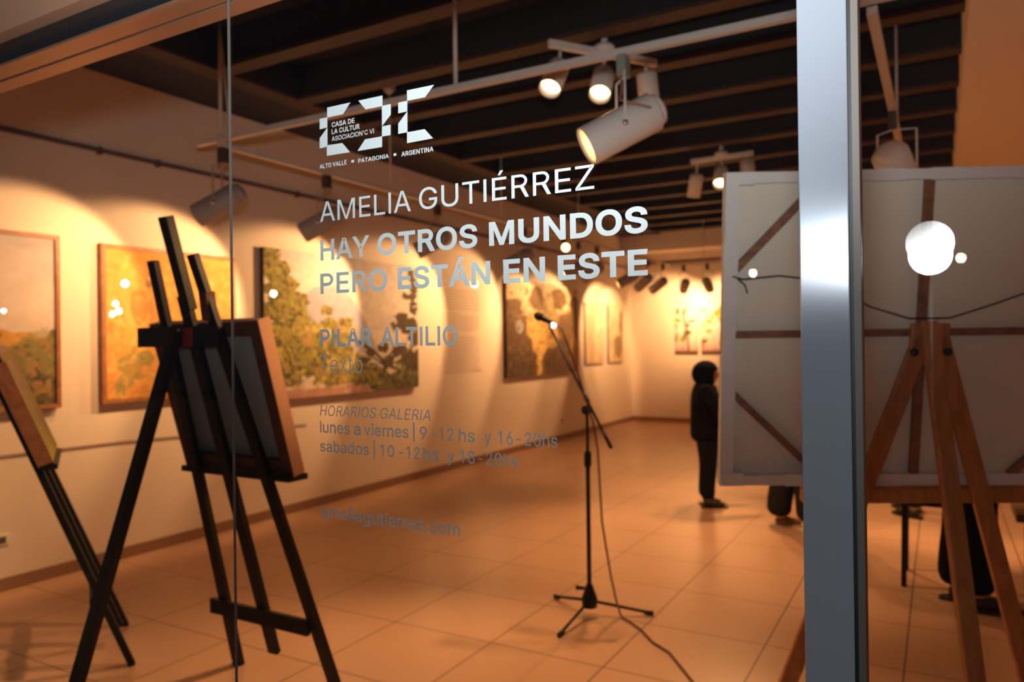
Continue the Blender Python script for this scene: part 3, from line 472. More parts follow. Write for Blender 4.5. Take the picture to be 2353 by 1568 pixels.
# ------------------------------------------------------------------ paintings
def vnoise(h, wd, fy, fx, seed, octs=4):
    rng = np.random.RandomState(seed); out = np.zeros((h, wd)); amp = 1; tot = 0
    for o in range(octs):
        ny, nx = int(fy*2**o)+3, int(fx*2**o)+3
        g = rng.rand(ny, nx); yy = np.linspace(0, ny-2.001, h); xx = np.linspace(0, nx-2.001, wd)
        y0 = yy.astype(int); x0 = xx.astype(int); ty = (yy-y0)[:, None]; tx = (xx-x0)[None]
        ty = ty*ty*(3-2*ty); tx = tx*tx*(3-2*tx)
        a = g[y0][:, x0]; b_ = g[y0][:, x0+1]; c = g[y0+1][:, x0]; d = g[y0+1][:, x0+1]
        out += amp*((a*(1-tx)+b_*tx)*(1-ty) + (c*(1-tx)+d*tx)*ty); tot += amp; amp *= 0.55
    return out/tot
class Art:
    def __init__(s, wd, h, seed):
        s.h, s.w = h, wd; s.U, s.V = np.meshgrid(np.linspace(0, 1, wd), np.linspace(0, 1, h))    # V up
        s.c = np.zeros((h, wd, 3)); s.seed = seed; s.k = 0
    def n(s, fy, fx, octs=4): s.k += 1; return vnoise(s.h, s.w, fy, fx, s.seed*97+s.k, octs)
    def mix(s, m, col):
        m = np.clip(m, 0, 1)[..., None]; s.c = s.c*(1-m) + (np.array(col) if not isinstance(col, np.ndarray) else col)*m
    def grad(s, stops):
        for i in range(3): s.c[..., i] = np.interp(s.V, [t[0] for t in stops], [t[1][i] for t in stops])
    def blob(s, u, v, ru, rv, rag=0.6, f=8, soft=0.15):
        d = ((s.U-u)/ru)**2 + ((s.V-v)/rv)**2
        return np.clip((1 - d + (s.n(f, f)-0.5)*2*rag)/soft, 0, 1)
    def stroke(s, pts, r):
        d = np.full(s.U.shape, 9.0); asp = s.w/s.h
        for (a, b) in zip(pts[:-1], pts[1:]):
            ax, ay, bx, by = a[0]*asp, a[1], b[0]*asp, b[1]; px, py = s.U*asp-ax, s.V-ay
            L2 = (bx-ax)**2+(by-ay)**2; t = np.clip((px*(bx-ax)+py*(by-ay))/L2, 0, 1)
            d = np.minimum(d, np.hypot(px-t*(bx-ax), py-t*(by-ay)))
        return np.clip((r-d)/0.008+0.5, 0, 1)
    def dapple(s, m, cols, f=30, k=6.0, t=.54):       # broken brushwork inside a mask
        for i, c in enumerate(cols): s.mix((s.n(f*(1+.35*i), f*(1+.35*i)*s.w/s.h, 3)-t)*k*m, c)
    def vary(s, amt, fy=20, fx=20): s.c *= (1+(s.n(fy, fx)-0.5)[..., None]*amt)
def art1():
    a = Art(170, 160, 11)
    a.grad([(0, (.20, .16, .13)), (.25, (.45, .30, .26)), (.36, (.66, .56, .46)), (.6, (.70, .60, .56)), (1, (.46, .43, .46))])
    a.mix(a.n(4, 2)*1.4-0.75, (.78, .62, .50))
    a.mix(a.blob(.62, .40, .28, .07, .5), (.62, .34, .08)); a.mix(a.blob(.6, .27, .3, .10, .5), (.36, .22, .22))
    for (u, v, ru, rv) in ((.42, .80, .06, .05), (.50, .72, .10, .05), (.47, .62, .12, .07), (.55, .55, .12, .06), (.48, .48, .13, .06), (.60, .40, .15, .06), (.45, .36, .2, .08)):
        a.mix(a.blob(u, v, ru, rv, .9, 14), (.14, .13, .07))
    a.mix(a.stroke([(.42, .2), (.44, .9)], .012), (.12, .08, .05))
    a.mix(a.blob(.95, .2, .22, .24, .5, 10), (.17, .14, .06)); a.mix(a.blob(.95, .25, .2, .2, 1.2, 20)*.55, (.26, .24, .07))
    a.mix(a.blob(.5, .05, .8, .16, .6, 12)*.9, (.13, .10, .055)); a.dapple((a.V < .42)*(a.c[..., 0] < .3), [(.08, .065, .03), (.30, .24, .07), (.36, .19, .07)], 22); a.mix((a.n(25, 25)-.62)*5*(a.V < .3), (.45, .25, .06))
    a.vary(.3); return a.c
def art2():
    a = Art(170, 170, 22)
    a.grad([(0, (.66, .33, .09)), (.4, (.78, .42, .10)), (1, (.66, .33, .08))])
    a.mix(a.n(6, 5)*1.6-.7, (.64, .27, .07)); a.mix((a.n(9, 9)-.5)*2.0, (.82, .47, .13))
    a.mix(a.blob(.24, .62, .07, .13, .4, 8)*.8, (.62, .19, .06)); a.mix(a.blob(.31, .80, .025, .05, .4, 8)*.8, (.22, .13, .09))
    a.mix(a.blob(.33, .60, .02, .10, .6, 12)*.5, (.40, .24, .12)); a.mix((a.n(22, 26)-.60)*6*(a.V < .62)*(a.V > .4), (.48, .25, .08))
    a.mix((a.n(18, 22)-.60)*5*(a.U > .45), (.50, .24, .06))
    for (u, v, ru, rv) in ((.20, .22, .12, .07), (.13, .10, .08, .06), (.28, .26, .07, .06), (.22, .30, .05, .05), (.10, .06, .05, .05)):
        a.mix(a.blob(u, v, ru, rv, 1.0, 14)*.75, (.26, .25, .08))
    a.mix((a.n(30, 8)-.62)*5*(a.V < .35), (.30, .25, .08)); a.dapple(np.ones(a.U.shape), [(.84, .52, .16), (.58, .25, .06)], 20, 3, .58); a.vary(.3, 26, 26); return a.c
def art3():
    a = Art(330, 200, 33); msk = np.zeros(a.U.shape)
    a.grad([(0, (.74, .62, .46)), (.5, (.78, .70, .60)), (.8, (.78, .72, .66)), (1, (.62, .58, .58))])
    a.mix(a.n(5, 2)*1.2-.7, (.84, .78, .68))
    m = np.clip((.79 - np.abs((a.U-.36)/.30)**2.2*.42 - a.V + (a.n(6, 8)-.5)*.05)/.02, 0, 1)*(a.V > .30); a.mix(m, (.46, .44, .54))
    a.mix(m*np.clip((.55-a.V)/.25, 0, 1)*.8, (.50, .47, .40))
    a.mix(np.clip((.60-np.abs(a.U-.80)*.5-a.V)/.02, 0, 1)*(a.V > .47)*.35, (.58, .54, .56))
    for (u, v, ru, rv) in ((.03, .95, .06, .08), (.06, .85, .07, .09), (.09, .74, .09, .10), (.14, .66, .09, .08), (.10, .58, .14, .11), (.16, .48, .13, .09), (.10, .38, .16, .13),
                           (.25, .42, .10, .09), (.22, .30, .18, .12), (.10, .22, .16, .14), (.30, .24, .16, .13), (.40, .30, .10, .16), (.38, .18, .13, .12), (.34, .60, .04, .04),
                           (.47, .52, .05, .045), (.44, .44, .06, .05), (.36, .50, .06, .05), (.50, .20, .12, .09), (.62, .12, .14, .07)):
        bm_ = a.blob(u, v, ru, rv, 1.1, 22); a.mix(bm_, (.17, .15, .05)); msk = np.maximum(msk, bm_)
        a.mix(a.blob(u+.012, v+.02, ru*.8, rv*.7, 1.1, 24)*.75, (.36, .33, .07))
    a.dapple(msk, [(.09, .075, .025), (.30, .26, .06), (.44, .42, .09), (.12, .085, .035), (.38, .30, .08)], 22)
    tr = (a.V < .5)*(a.U < .55)
    a.mix((a.n(16, 24)-.58)*6*tr, (.58, .46, .12)); a.mix((a.n(18, 26)-.58)*6*tr*(a.V < .42), (.13, .09, .04)); a.mix((a.n(12, 20)-.62)*5*tr, (.50, .27, .12))
    for (u, v, ru, rv) in ((.95, .93, .03, .06), (.98, .84, .05, .07), (.93, .75, .06, .03), (.97, .66, .04, .05), (.86, .56, .06, .07), (.93, .50, .08, .07), (.97, .40, .08, .06), (.80, .50, .03, .05),
                           (.84, .30, .06, .05), (.93, .24, .10, .08), (.98, .14, .08, .08), (.72, .34, .05, .04), (.64, .30, .04, .03), (.60, .24, .06, .03), (.76, .22, .05, .04), (.85, .10, .08, .05)):
        a.mix(a.blob(u, v, ru, rv, 1.6, 26), (.105, .075, .035))
    a.mix(a.stroke([(.55, .38), (.66, .30), (.75, .20), (.86, .14), (1.0, .06)], .014), (.08, .05, .025))
    a.mix(a.stroke([(.60, .30), (.70, .22), (.80, .30), (.90, .36)], .009), (.09, .055, .03))
    a.mix(a.blob(.88, .03, .24, .12, .8, 16), (.15, .13, .05)); a.dapple((a.U > .55)*(a.V < .22), [(.22, .20, .07), (.07, .055, .025)], 24)
    a.mix(np.clip((.055+.02*a.n(3, 20)-a.V)/.015, 0, 1)*(a.U < .62), (.50, .27, .20)); a.mix((a.n(10, 40)-.55)*5*(a.V < .06)*(a.U < .6), (.66, .48, .40))
    a.vary(.35, 30, 40); return a.c
def art4():
    a = Art(220, 150, 44)
    a.grad([(0, (.22, .12, .06)), (.5, (.40, .26, .12)), (.75, (.74, .58, .36)), (1, (.78, .60, .42))])
    for (u, v, ru, rv) in ((.08, .72, .13, .09), (.38, .82, .09, .16), (.70, .86, .12, .12), (.95, .72, .09, .24), (.20, .55, .25, .10), (.85, .50, .20, .20)):
        a.mix(a.blob(u, v, ru, rv, .7, 10), (.20, .12, .06))
    a.mix(a.blob(.55, .75, .08, .18, .4, 6)*.7, (.52, .42, .20)); a.mix(a.blob(.52, .62, .18, .10, .6)*.8, (.50, .38, .18))
    a.mix(a.blob(.05, .3, .28, .36, .5, 8), (.17, .10, .05)); a.mix(a.blob(.75, .16, .30, .24, .4, 8), (.13, .075, .04)); a.mix(a.blob(.15, .1, .3, .2, .5), (.12, .07, .035))
    hw = np.interp(a.V, [0, .2, .45, .62, .72], [.05, .06, .17, .16, .02]); ct = np.interp(a.V, [0, .3, .6, .72], [.40, .42, .40, .36])
    a.mix(np.clip((hw - np.abs(a.U-ct) + (a.n(9, 9)-.5)*.10)/.03, 0, 1)*(a.V < .72), (.80, .52, .16))
    a.mix(a.blob(.60, .40, .10, .14, .8, 10)*.9, (.72, .44, .15)); a.mix((a.n(14, 18)-.62)*6, (.20, .12, .06)); a.mix(a.blob(.16, .52, .05, .07, .6)*.8, (.48, .50, .50))
    a.mix(a.blob(.93, .16, .07, .3, .7, 10)*.8, (.52, .28, .11)); a.dapple(np.ones(a.U.shape), [(.16, .10, .05), (.34, .22, .10)], 22, 4, .60); a.vary(.35, 30, 30); return a.c
def art_pale(seed, dark):
    a = Art(70, 90, seed)
    a.grad([(0, (.74, .52, .36)), (1, (.80, .64, .46))]); a.mix((a.n(5, 4)-.45)*2.5, (.84, .70, .46)); a.mix((a.n(8, 6)-.5)*3*(.6 if not dark else 1), (.44, .34, .20))
    if dark: a.mix(a.blob(.65, .28, .3, .2, .7, 9), (.34, .26, .13)); a.mix(a.blob(.9, .7, .12, .3, .8, 10), (.32, .24, .13))
    a.vary(.2); return a.c
def art_leaf(seed, heavy):
    a = Art(80, 110, seed)
    a.grad([(0, (.40, .20, .16)), (.15, (.66, .52, .46)), (1, (.80, .74, .66))])
    for k in range(16 if heavy else 14):
        rn = random.Random(seed*31+k); a.mix(a.blob(rn.uniform(0, .6 if heavy else 1), rn.uniform(.2, 1), rn.uniform(.05, .16), rn.uniform(.03, .09), 1.0, 14), (.26, .30, .07) if k % 3 else (.12, .13, .05))
    if heavy: a.mix(a.stroke([(.6, 0), (.55, .4), (.35, .9)], .03), (.12, .07, .07)); a.mix(a.blob(.75, .7, .2, .03, .6), (.10, .08, .13))
    a.mix((a.n(14, 14)-.6)*6*(a.V < .35), (.55, .16, .14)); a.mix(np.clip((.06-a.V)/.03, 0, 1), (.14, .07, .05)); a.vary(.3); return a.c
def paint_grid(name, img, o, du, dv, parent):
    h, wd, _ = img.shape; o, du, dv = Vector(o), Vector(du), Vector(dv); off = Vector(parent['_o'])
    vs = [tuple(o + du*(i/(wd-1)) + dv*(j/(h-1)) - off) for j in range(h) for i in range(wd)]
    fs = [(j*wd+i, j*wd+i+1, (j+1)*wd+i+1, (j+1)*wd+i) for j in range(h-1) for i in range(wd-1)]
    me = bpy.data.meshes.new(name); me.from_pydata(vs, [], fs)
    ca = me.color_attributes.new('paint', 'FLOAT_COLOR', 'POINT')
    arr = np.ones((h*wd, 4), dtype=np.float32); arr[:, :3] = np.clip(img.reshape(-1, 3), 0.005, 0.9); ca.data.foreach_set('color', arr.ravel())
    me.materials.append(m_paint); ob = bpy.data.objects.new(name, me); COL.objects.link(ob); ob.parent = parent
    return ob
def painting(label, img, a, b, z0, z1, wall='left', frame=0.0, depth=0.04, fmat=None, group='paintings hung on the walls', cat='painting'):
    mid = (a+b)/2
    loc = (XL, mid, z0) if wall == 'left' else (mid, YB, z0)
    t = thing('painting', label, cat, loc, group)
    P = (lambda s, d, z: (XL+d, s, z)) if wall == 'left' else (lambda s, d, z: (s, YB-d, z))
    def bx(mb, s0, s1, d0, d1, za, zb):
        if wall == 'left': mb.box(XL+d0, XL+d1, s0, s1, za, zb)
        else: mb.box(s0, s1, YB-d1, YB-d0, za, zb)
        return mb
    bx(MB(), a+frame*.5, b-frame*.5, 0.002, depth-0.002, z0+frame*.5, z1-frame*.5).build('canvas_stretcher', fmat or m_stretchdark, t)
    paint_grid('painted_canvas', img, P(a+frame, depth, z0+frame), Vector(P(b-frame, depth, z0+frame))-Vector(P(a+frame, depth, z0+frame)), (0, 0, z1-z0-2*frame), t)
    if frame:
        fr = MB()
        for s0, s1, za, zb in ((a, a+frame, z0, z1), (b-frame, b, z0, z1), (a+frame, b-frame, z0, z0+frame), (a+frame, b-frame, z1-frame, z1)): bx(fr, s0, s1, 0.001, depth+0.012, za, zb)
        fr.build('picture_frame', m_frame, t)
    return t
painting('wood-framed painting of pale sky and trees, cut by the left photo edge', art1(), 1.42, 2.90, 1.15, 2.315, frame=0.028, depth=0.035)
painting('wood-framed square golden-orange painting behind the black easel', art2(), 3.19, 4.355, 1.15, 2.30, frame=0.03, depth=0.035)
painting('widest landscape painting, green trees and lilac mountain, dark edges, no frame', art3(), 4.66, 6.90, 1.06, 2.425, depth=0.055)
painting('dark woodland painting with golden central path behind the microphone', art4(), 8.93, 11.28, 1.06, 2.43, depth=0.05)
painting('pale peach upright picture just right of the dark woodland painting', art_pale(51, False), 11.62, 12.40, 1.17, 2.22, depth=0.03)
painting('pale upright picture with brown patches, last on the left wall before the corner', art_pale(52, True), 12.64, 13.34, 1.17, 2.21, depth=0.03)
painting('leafy green upright painting on the back wall, left one of the pair above the child', art_leaf(61, True), -4.345, -3.915, 1.31, 2.17, 'back', depth=0.03)
painting('paler leafy painting on the back wall, half hidden by the large canvas edge', art_leaf(62, False), -3.85, -3.40, 1.31, 2.17, 'back', depth=0.03)
# wall text: rows of tiny unreadable print
t = thing('wall_text', 'tall block of small printed text on the wall between two paintings', 'wall text', (XL, 7.9, 1.2))
rn = random.Random(3); mb = MB(); z = 2.30
for row in range(31):
    z -= 0.034
    if row in (1, 9, 16): z -= 0.022
    y = 7.45
    end = 8.30 if row not in (0, 9, 16) else rn.uniform(7.7, 8.1)
    while y < end - 0.03:
        wd = min(rn.uniform(0.03, 0.11), end-y)
        mb.box(XL, XL+0.001, y, y+wd, z, z+0.012); y += wd + 0.014
mb.build('print', m_ink, t)
MB().box(XL, XL+0.001, 8.12, 8.36, 1.185, 1.20).build('signature', m_ink, t)
for lab, y, z, sy, sz, d in (('small white label card on the wall under the leftmost framed painting', 2.80, 1.105, .16, .07, .004), ('small label card on the wall under the right end of the wide landscape', 6.78, 1.015, .10, .06, .004)):
    o = MB().box(XL, XL+d, y-sy/2, y+sy/2, z-sz/2, z+sz/2).build('label_card', m_card); tag(o, lab, 'label card', 'label cards on the left wall')
for lab, y, z in (('beige wall socket low on the left wall below the wood woodland painting'.replace('wood woodland', 'woodland'), 10.71, .30), ('beige wall socket low on the left wall at the left photo edge', 2.53, .33)):
    so = thing('wall_socket', lab, 'wall socket', (XL, y, z))
    MB().box(XL, XL+.008, y-.055, y+.055, z-.035, z+.035).build('plate', m_card, so, bevel=.002); MB().box(XL+.008, XL+.011, y-.03, y+.03, z-.02, z+.02).build('socket_face', m_bead, so)
tag(MB().tube([(XL+.009, 1.3, .875), (XL+.009, 3.35, .86), (XL+.009, 5.2, .80)], .004, 6).build('wall_cable', m_rail), 'thin cable along the lower left wall behind the easels', 'cable')
# picture rail / conduit along the left wall
rl = thing('wall_conduit', 'dark conduit running along the left wall above the paintings', 'conduit', (XL, 7.3, 2.96))
MB().tube([(XL+.02, 1.3, 2.965), (XL+.02, 13.85, 2.965)], .016, 10).build('pipe', m_rail, rl)
for y in (3.20, 3.66, 5.1, 6.4, 8.0, 10.0): MB().box(XL, XL+.045, y-.012, y+.012, 2.935, 2.985).build('pipe_clip', m_rail, rl)

# ------------------------------------------------------------------ track lighting
TZ, TX, TYF, TYB = 2.88, -4.10, 3.34, 12.85
tr = thing('light_track', 'long pale ceiling track running toward the back along the left wall', 'light track', (TX, 8, TZ), 'suspended light tracks')
MB().box(TX-.018, TX+.018, TYF-.01, TYB, TZ-.017, TZ+.017).build('rail', m_track, tr)
for y in (5.11, 7.0, 9.0, 11.2):
    rd = MB().tube([(TX, y, TZ+.017), (TX, y, 3.72)], .008, 8).build('hanging_rod', m_track, tr)
    MB().lathe((TX, y, 3.80), (0, 0, -1), [(0, .0), (0, .055), (.05, .055), (.085, .02), (.085, 0)], 16).build('ceiling_cup', m_track, rd)
tr2 = thing('light_track', 'pale ceiling track crossing the picture above the lettering, nearest the window', 'light track', (-2.2, TYF, TZ), 'suspended light tracks')
MB().box(-4.32, 0.10, TYF-.018, TYF+.018, TZ+.018, TZ+.052).build('rail', m_track, tr2)
for x in (-4.09, -2.23):
    MB().tube([(x, TYF, TZ+.05), (x, TYF, 3.80)], .011, 8).build('hanging_rod', m_track, tr2)
MB().tube([(-4.02, TYF+.02, TZ+.05), (-4.16, TYF+.05, 3.80)], .006, 8).build('hanging_rod', m_track, tr2)
tr3 = thing('light_track', 'pale ceiling track running toward the back just right of the metal post', 'light track', (-.22, 6, TZ), 'suspended light tracks')
MB().box(-.24, -.20, TYF+.03, 9.5, TZ-.017, TZ+.017).build('rail', m_track, tr3)
MB().tube([(-.22, 5.5, TZ+.017), (-.22, 5.5, 3.80)], .008, 8).build('hanging_rod', m_track, tr3)
tr4 = thing('light_track', 'thin track in front of the back wall with two spotlights', 'light track', (-2.5, TYB, TZ), 'suspended light tracks')
MB().box(TX+.02, -.5, TYB-.04, TYB-.005, TZ-.017, TZ+.017).build('rail', m_track, tr4)
for x in (-3.5, -2.2):
    MB().tube([(x, TYB-.02, TZ+.017), (x, TYB-.02, 3.80)], .008, 8).build('hanging_rod', m_track, tr4)
tag(MB().box(XL+.02, -.4, YB-.03, YB-.001, 3.03, 3.07).build('wall_conduit', m_rail), 'thin conduit across the back wall above its paintings', 'conduit')

HG = 'spotlights on the tracks'
def head(label, mount, pivot, aim, length=.32, rad=.08, power=0, size=76, blend=.35, name='track_spotlight', group=HG, mat_body=None, adapt=None, color=WARM, yoke=True, bulb=True):
    mount, pivot = Vector(mount), Vector(pivot); d = (Vector(aim)-pivot).normalized()
    t = thing(name, label, 'spotlight', mount, group)
    spot_parts(t, mount, pivot, d, length, rad, mat_body or m_white, adapt or m_adapter, yoke, bulb)
    if power: spot('spot_light', pivot + d*(length*.56), pivot + d*(length*.56) + d, power, size, blend, color, .04, t)
    return t
def spot_parts(t, mount, pivot, d, length, rad, mb_, ad, yoke=True, bulb=True):
    o = pivot - d*(length*.5)
    body = MB().lathe(o, d, [(0, 0), (0, rad*.86), (.012, rad), (length*.97, rad), (length, rad*.985), (length, rad*.93), (length*.55, rad*.90), (length*.50, .0)], 36).build('body', mb_, t)
    MB().lathe(o, -d, [(-.002, rad*.80), (.02, rad*.78), (.035, rad*.5), (.035, 0)], 28).build('rear_cap', mb_, t)
    MB().lathe(o, d, [(length*.55, rad*.88), (length*.60, rad*.885), (length*.66, rad*.86), (length*.72, rad*.89), (length*.78, rad*.86), (length*.84, rad*.895), (length*.96, rad*.915)], 36).build('reflector', m_reflector, t)
    if bulb:
        MB().lathe(o, d, [(length*.74, 0), (length*.74, rad*.55), (length*.80, rad*.78), (length*.84, rad*.78), (length*.865, rad*.45), (length*.87, 0)], 28).build('bulb', m_bulb, t)
    if yoke:
        sd = d.cross(Vector((0, 0, 1))).normalized()
        base = mount - Vector((0, 0, .10))
        MB().box(mount.x-.022, mount.x+.022, mount.y-.035, mount.y+.035, mount.z-.10, mount.z).build('adapter', ad, t, bevel=.003)
        for k in (-1, 1):
            e = pivot + sd*(k*(rad+.006)); y = MB().tube([base, Vector((e.x, e.y, base.z-.015)), e], .0055, 8).build('yoke_arm', mb_, t)
            MB().lathe(pivot + sd*(k*(rad-.001)), sd*k, [(0, .013), (.012, .013), (.014, .0)], 14).build('pivot_screw', m_chrome, t)
zt = TZ-.017
def whead(label, y, ty, tz=1.86, power=150, dz=.36, dx=-.10, **kw):
    return head(label, (TX, y, zt), (TX+dx, y+.03, zt-dz), (XL, ty, tz), power=power*.64, size=84, blend=.30, mat_body=m_head, **kw)
whead('wall-side track spotlight nearest the window, behind the thin vertical glass joint', 3.37, 2.78, power=150)
whead('wall-side track spotlight beside the first letter of the top name line', 4.33, 3.72, power=180)
whead('wall-side track spotlight seen through the second O of OTROS', 5.80, 5.15, power=190)
whead('wall-side track spotlight just above the word EN', 7.50, 6.75, power=170)
whead('wall-side track spotlight just behind the small glowing one', 8.98, 7.98, power=170)
whead('wall-side track spotlight with dark body above the word ESTE', 9.60, 9.35, power=120)
whead('leftmost of the three spotlights clustered just below the word ESTE', 10.95, 10.35, power=170)
whead('middle of the three spotlights clustered below the word ESTE', 11.71, 12.2, power=190)
whead('third of the clustered spotlights below the word ESTE, nearest the room corner', 12.45, 12.75, power=110)
head('spotlight at the far corner where the back track begins', (-3.85, TYB-.02, zt), (-3.86, TYB+.05, zt-.36), (-4.3, YB, 2.05), power=150, size=100, blend=.7, mat_body=m_head)
head('spotlight seen end-on above the right-hand back wall painting', (-3.44, TYB-.02, zt), (-3.45, TYB+.05, zt-.36), (-3.5, YB, 2.05), power=130, size=100, blend=.7, mat_body=m_head)
# small lit spot turned to the window
head('small lit spotlight glowing toward the window under MUNDOS', (TX, 8.55, zt), (TX+.05, 8.50, zt-.13), (-.4, 0.0, 2.0), length=.14, rad=.055, power=0)
# the big nearby spotlight on the crossing track
bp = Vector((-1.28, 3.30, 2.545))
bt = thing('track_spotlight', 'large white spotlight hanging nearest, mouth glowing, under the crossing track', 'spotlight', (-1.28, TYF, TZ+.018), HG)
bd = Vector((-.73, -.47, -.45)).normalized()
spot_parts(bt, Vector((-1.28, TYF, TZ+.018)), bp, bd, .37, .092, m_white, m_trackdark, True, True)
MB().tube([(-1.285, TYF-.02, 2.80), (-1.27, TYF-.05, 2.72), (-1.26, 3.24, 2.66), (-1.19, 3.20, 2.625), (-1.11, 3.24, 2.60)], .005, 8).build('power_cord', m_paleedge, bt)
spot('spot_light', bp+bd*.22, bp+bd*3.0, 260, 48, .7, WARM, .05, bt)
# head on the right-hand track
head('pale spotlight seen from behind above the large canvas, right of the post', (-.22, 4.9, zt), (-.20, 4.9, zt-.34), (.6, 8.0, .6), length=.30, rad=.10, power=380, size=80, blend=.6)

def triple(label, p0, p1, z, dirs, powers, hl=.24, hr=.07, sizes=75):
    p0, p1 = Vector((*p0, z)), Vector((*p1, z)); mid = (p0+p1)/2
    t = thing('three_head_ceiling_light', label, 'ceiling light', (mid.x, mid.y, z), 'three-head ceiling lights')
    MB().bar(p0, p1, .05, .035, (0, 0, 1)).build('bar', m_white, t, bevel=.004)
    MB().lathe((mid.x, mid.y, z+.015), (0, 0, 1), [(0, 0), (0, .07), (.03, .07), (.045, .05), (.045, 0)], 24).build('canopy', m_white, t)
    MB().tube([(mid.x, mid.y, z+.05), (mid.x, mid.y, 3.80)], .02, 10).build('stem', m_white, t)
    for k, d in zip((.1, .5, .9), dirs):
        m = p0.lerp(p1, k); d = Vector(d).normalized(); pv = m - Vector((0, 0, .045 if k == .9 else .11)) + d*(hl*.5+.03); o = pv - d*(hl*.5)
        h = MB().lathe(o, d, [(0, 0), (0, hr*.8), (.015, hr), (hl, hr), (hl, hr*.93), (hl*.6, hr*.9), (hl*.6, 0)], 30).build('head', m_white, t)
        MB().tube([m - Vector((0, 0, .02)), o], .011, 8).build('swivel', m_white, h)
        MB().lathe(o, d, [(hl*.62, 0), (hl*.62, hr*.88), (hl*.80, hr*.90), (hl*.84, hr*.5), (hl*.85, 0)], 28).build('bulb', m_bulb, h)
        pw = powers.pop(0)
        if pw: spot('spot_light', o+d*(hl*1.05), o+d*(hl*1.05)+d, pw, sizes, .7, WARM, .05, t)
    return t
triple('three-headed white ceiling light above and behind the big spotlight, two heads glowing', (-2.13, 4.26), (-1.66, 4.95), 3.45, [(.0, -.60, -.80), (.12, -.62, -.80), (.02, .22, -1)], [185, 185, 230])
triple('farther three-headed ceiling light just above the large canvas corner', (-2.27, 7.88), (-1.62, 7.85), 3.45, [(-.22, .25, -.9), (.10, -.66, -.75), (.1, -.2, -.9)], [170, 210, 170])

# ------------------------------------------------------------------ black easel with canvas
EX, EY, ET = -2.70, 2.507, math.tan(R(15.7)); EN = Vector((0, math.cos(R(15.7)), math.sin(R(15.7)))); EUP = Vector((0, -math.sin(R(15.7)), math.cos(R(15.7))))
def ep(x, z, off=0.0):                             # point on the leaning easel plane; off = toward the room
    return Vector((x, EY-ET*z, z)) + EN*off
es = thing('black_easel', 'black wooden studio easel left of the lettering holding a canvas seen from behind', 'easel', (EX, EY-.3, 0), 'easels by the window')
MB().bar(ep(-2.985, 0.0), ep(-2.838, 1.91), .058, .030, (1, 0, 0), .046).build('leg', m_black, es, bevel=.003)
MB().bar(ep(-2.345, 0.0), ep(-2.582, 1.92), .058, .030, (1, 0, 0), .046).build('leg', m_black, es, bevel=.003)
mast = MB().bar(ep(-2.70, .125), ep(-2.70, 1.76), .058, .030, (1, 0, 0)).build('mast', m_black, es, bevel=.003)
MB().bar(ep(-2.692, 1.70, .006), ep(-2.695, 2.075, .006), .052, .040, (1, 0, 0)).build('mast_slider', m_black, mast, bevel=.003)
MB().bar(ep(-3.02, 1.60, -.028), ep(-2.50, 1.60, -.028), .085, .026, (0, 0, 1)).build('crossbar', m_black, es, bevel=.003)
MB().bar(ep(-3.03, .325, -.026), ep(-2.40, .325, -.026), .070, .024, (0, 0, 1)).build('crossbar', m_black, es, bevel=.003)
MB().bar(ep(-2.715, 1.60, -.043), ep(-2.655, 1.60, -.043), .075, .003, (0, 0, 1)).build('red_label', m_red, es)['label'] = 'small red sticker on the crossbar'
MB().bar(ep(-3.01, .985, .045), ep(-2.33, .985, .045), .026, .11, (0, 0, 1)).build('ledge', m_black, es, bevel=.003)
MB().bar((-2.735, EY-ET*1.62-.05, 1.62), (-2.735, 1.465, 0), .058, .032, (1, 0, 0)).build('rear_leg', m_black, es, bevel=.003)
MB().bar(ep(-2.575, 1.66, .0), ep(-2.555, 1.77, .0), .045, .045, (1, 0, 0)).build('wedge_block', m_stretchdark, es)
cv = thing('stretched_canvas', 'canvas with pale edge resting on the black easel, grey back to the window', 'canvas', tuple(ep(-2.66, 1.0, .05)), 'canvases on easels')
c0, c1, z0, z1 = -2.995, -2.325, 1.005, 1.645
def cpt(x, z, off): return ep(x, z, off)
fr = MB()
for a, b, wd in (((c0+.03, z0), (c0+.03, z1), .06), ((c1-.03, z0), (c1-.03, z1), .06)): fr.bar(cpt(*a, .04), cpt(*b, .04), wd, .042, (1, 0, 0))
fr.bar(cpt(c0+.06, z0+.03, .04), cpt(c1-.06, z0+.03, .04), .06, .042, EUP); fr.bar(cpt(c0+.06, z1-.03, .04), cpt(c1-.06, z1-.03, .04), .06, .042, EUP)
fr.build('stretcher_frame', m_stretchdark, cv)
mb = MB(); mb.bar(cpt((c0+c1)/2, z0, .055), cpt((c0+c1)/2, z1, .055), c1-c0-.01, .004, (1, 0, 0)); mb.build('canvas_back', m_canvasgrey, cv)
mb = MB(); mb.bar(cpt(c1+.003, z0-.003, .046), cpt(c1+.003, z1+.003, .046), .006, .060, (1, 0, 0)); mb.bar(cpt(c0-.003, z0-.003, .046), cpt(c0-.003, z1+.003, .046), .006, .060, (1, 0, 0)); mb.build('side_edge', m_paleedge, cv)
a_ = Art(60, 60, 71); a_.grad([(0, (.3, .2, .1)), (1, (.6, .5, .4))]); a_.mix((a_.n(6, 6)-.5)*3, (.3, .3, .1))
paint_grid('painted_face', a_.c, cpt(c0, z0, .072), cpt(c1, z0, .072)-cpt(c0, z0, .072), cpt(c0, z1, .072)-cpt(c0, z0, .072), cv)

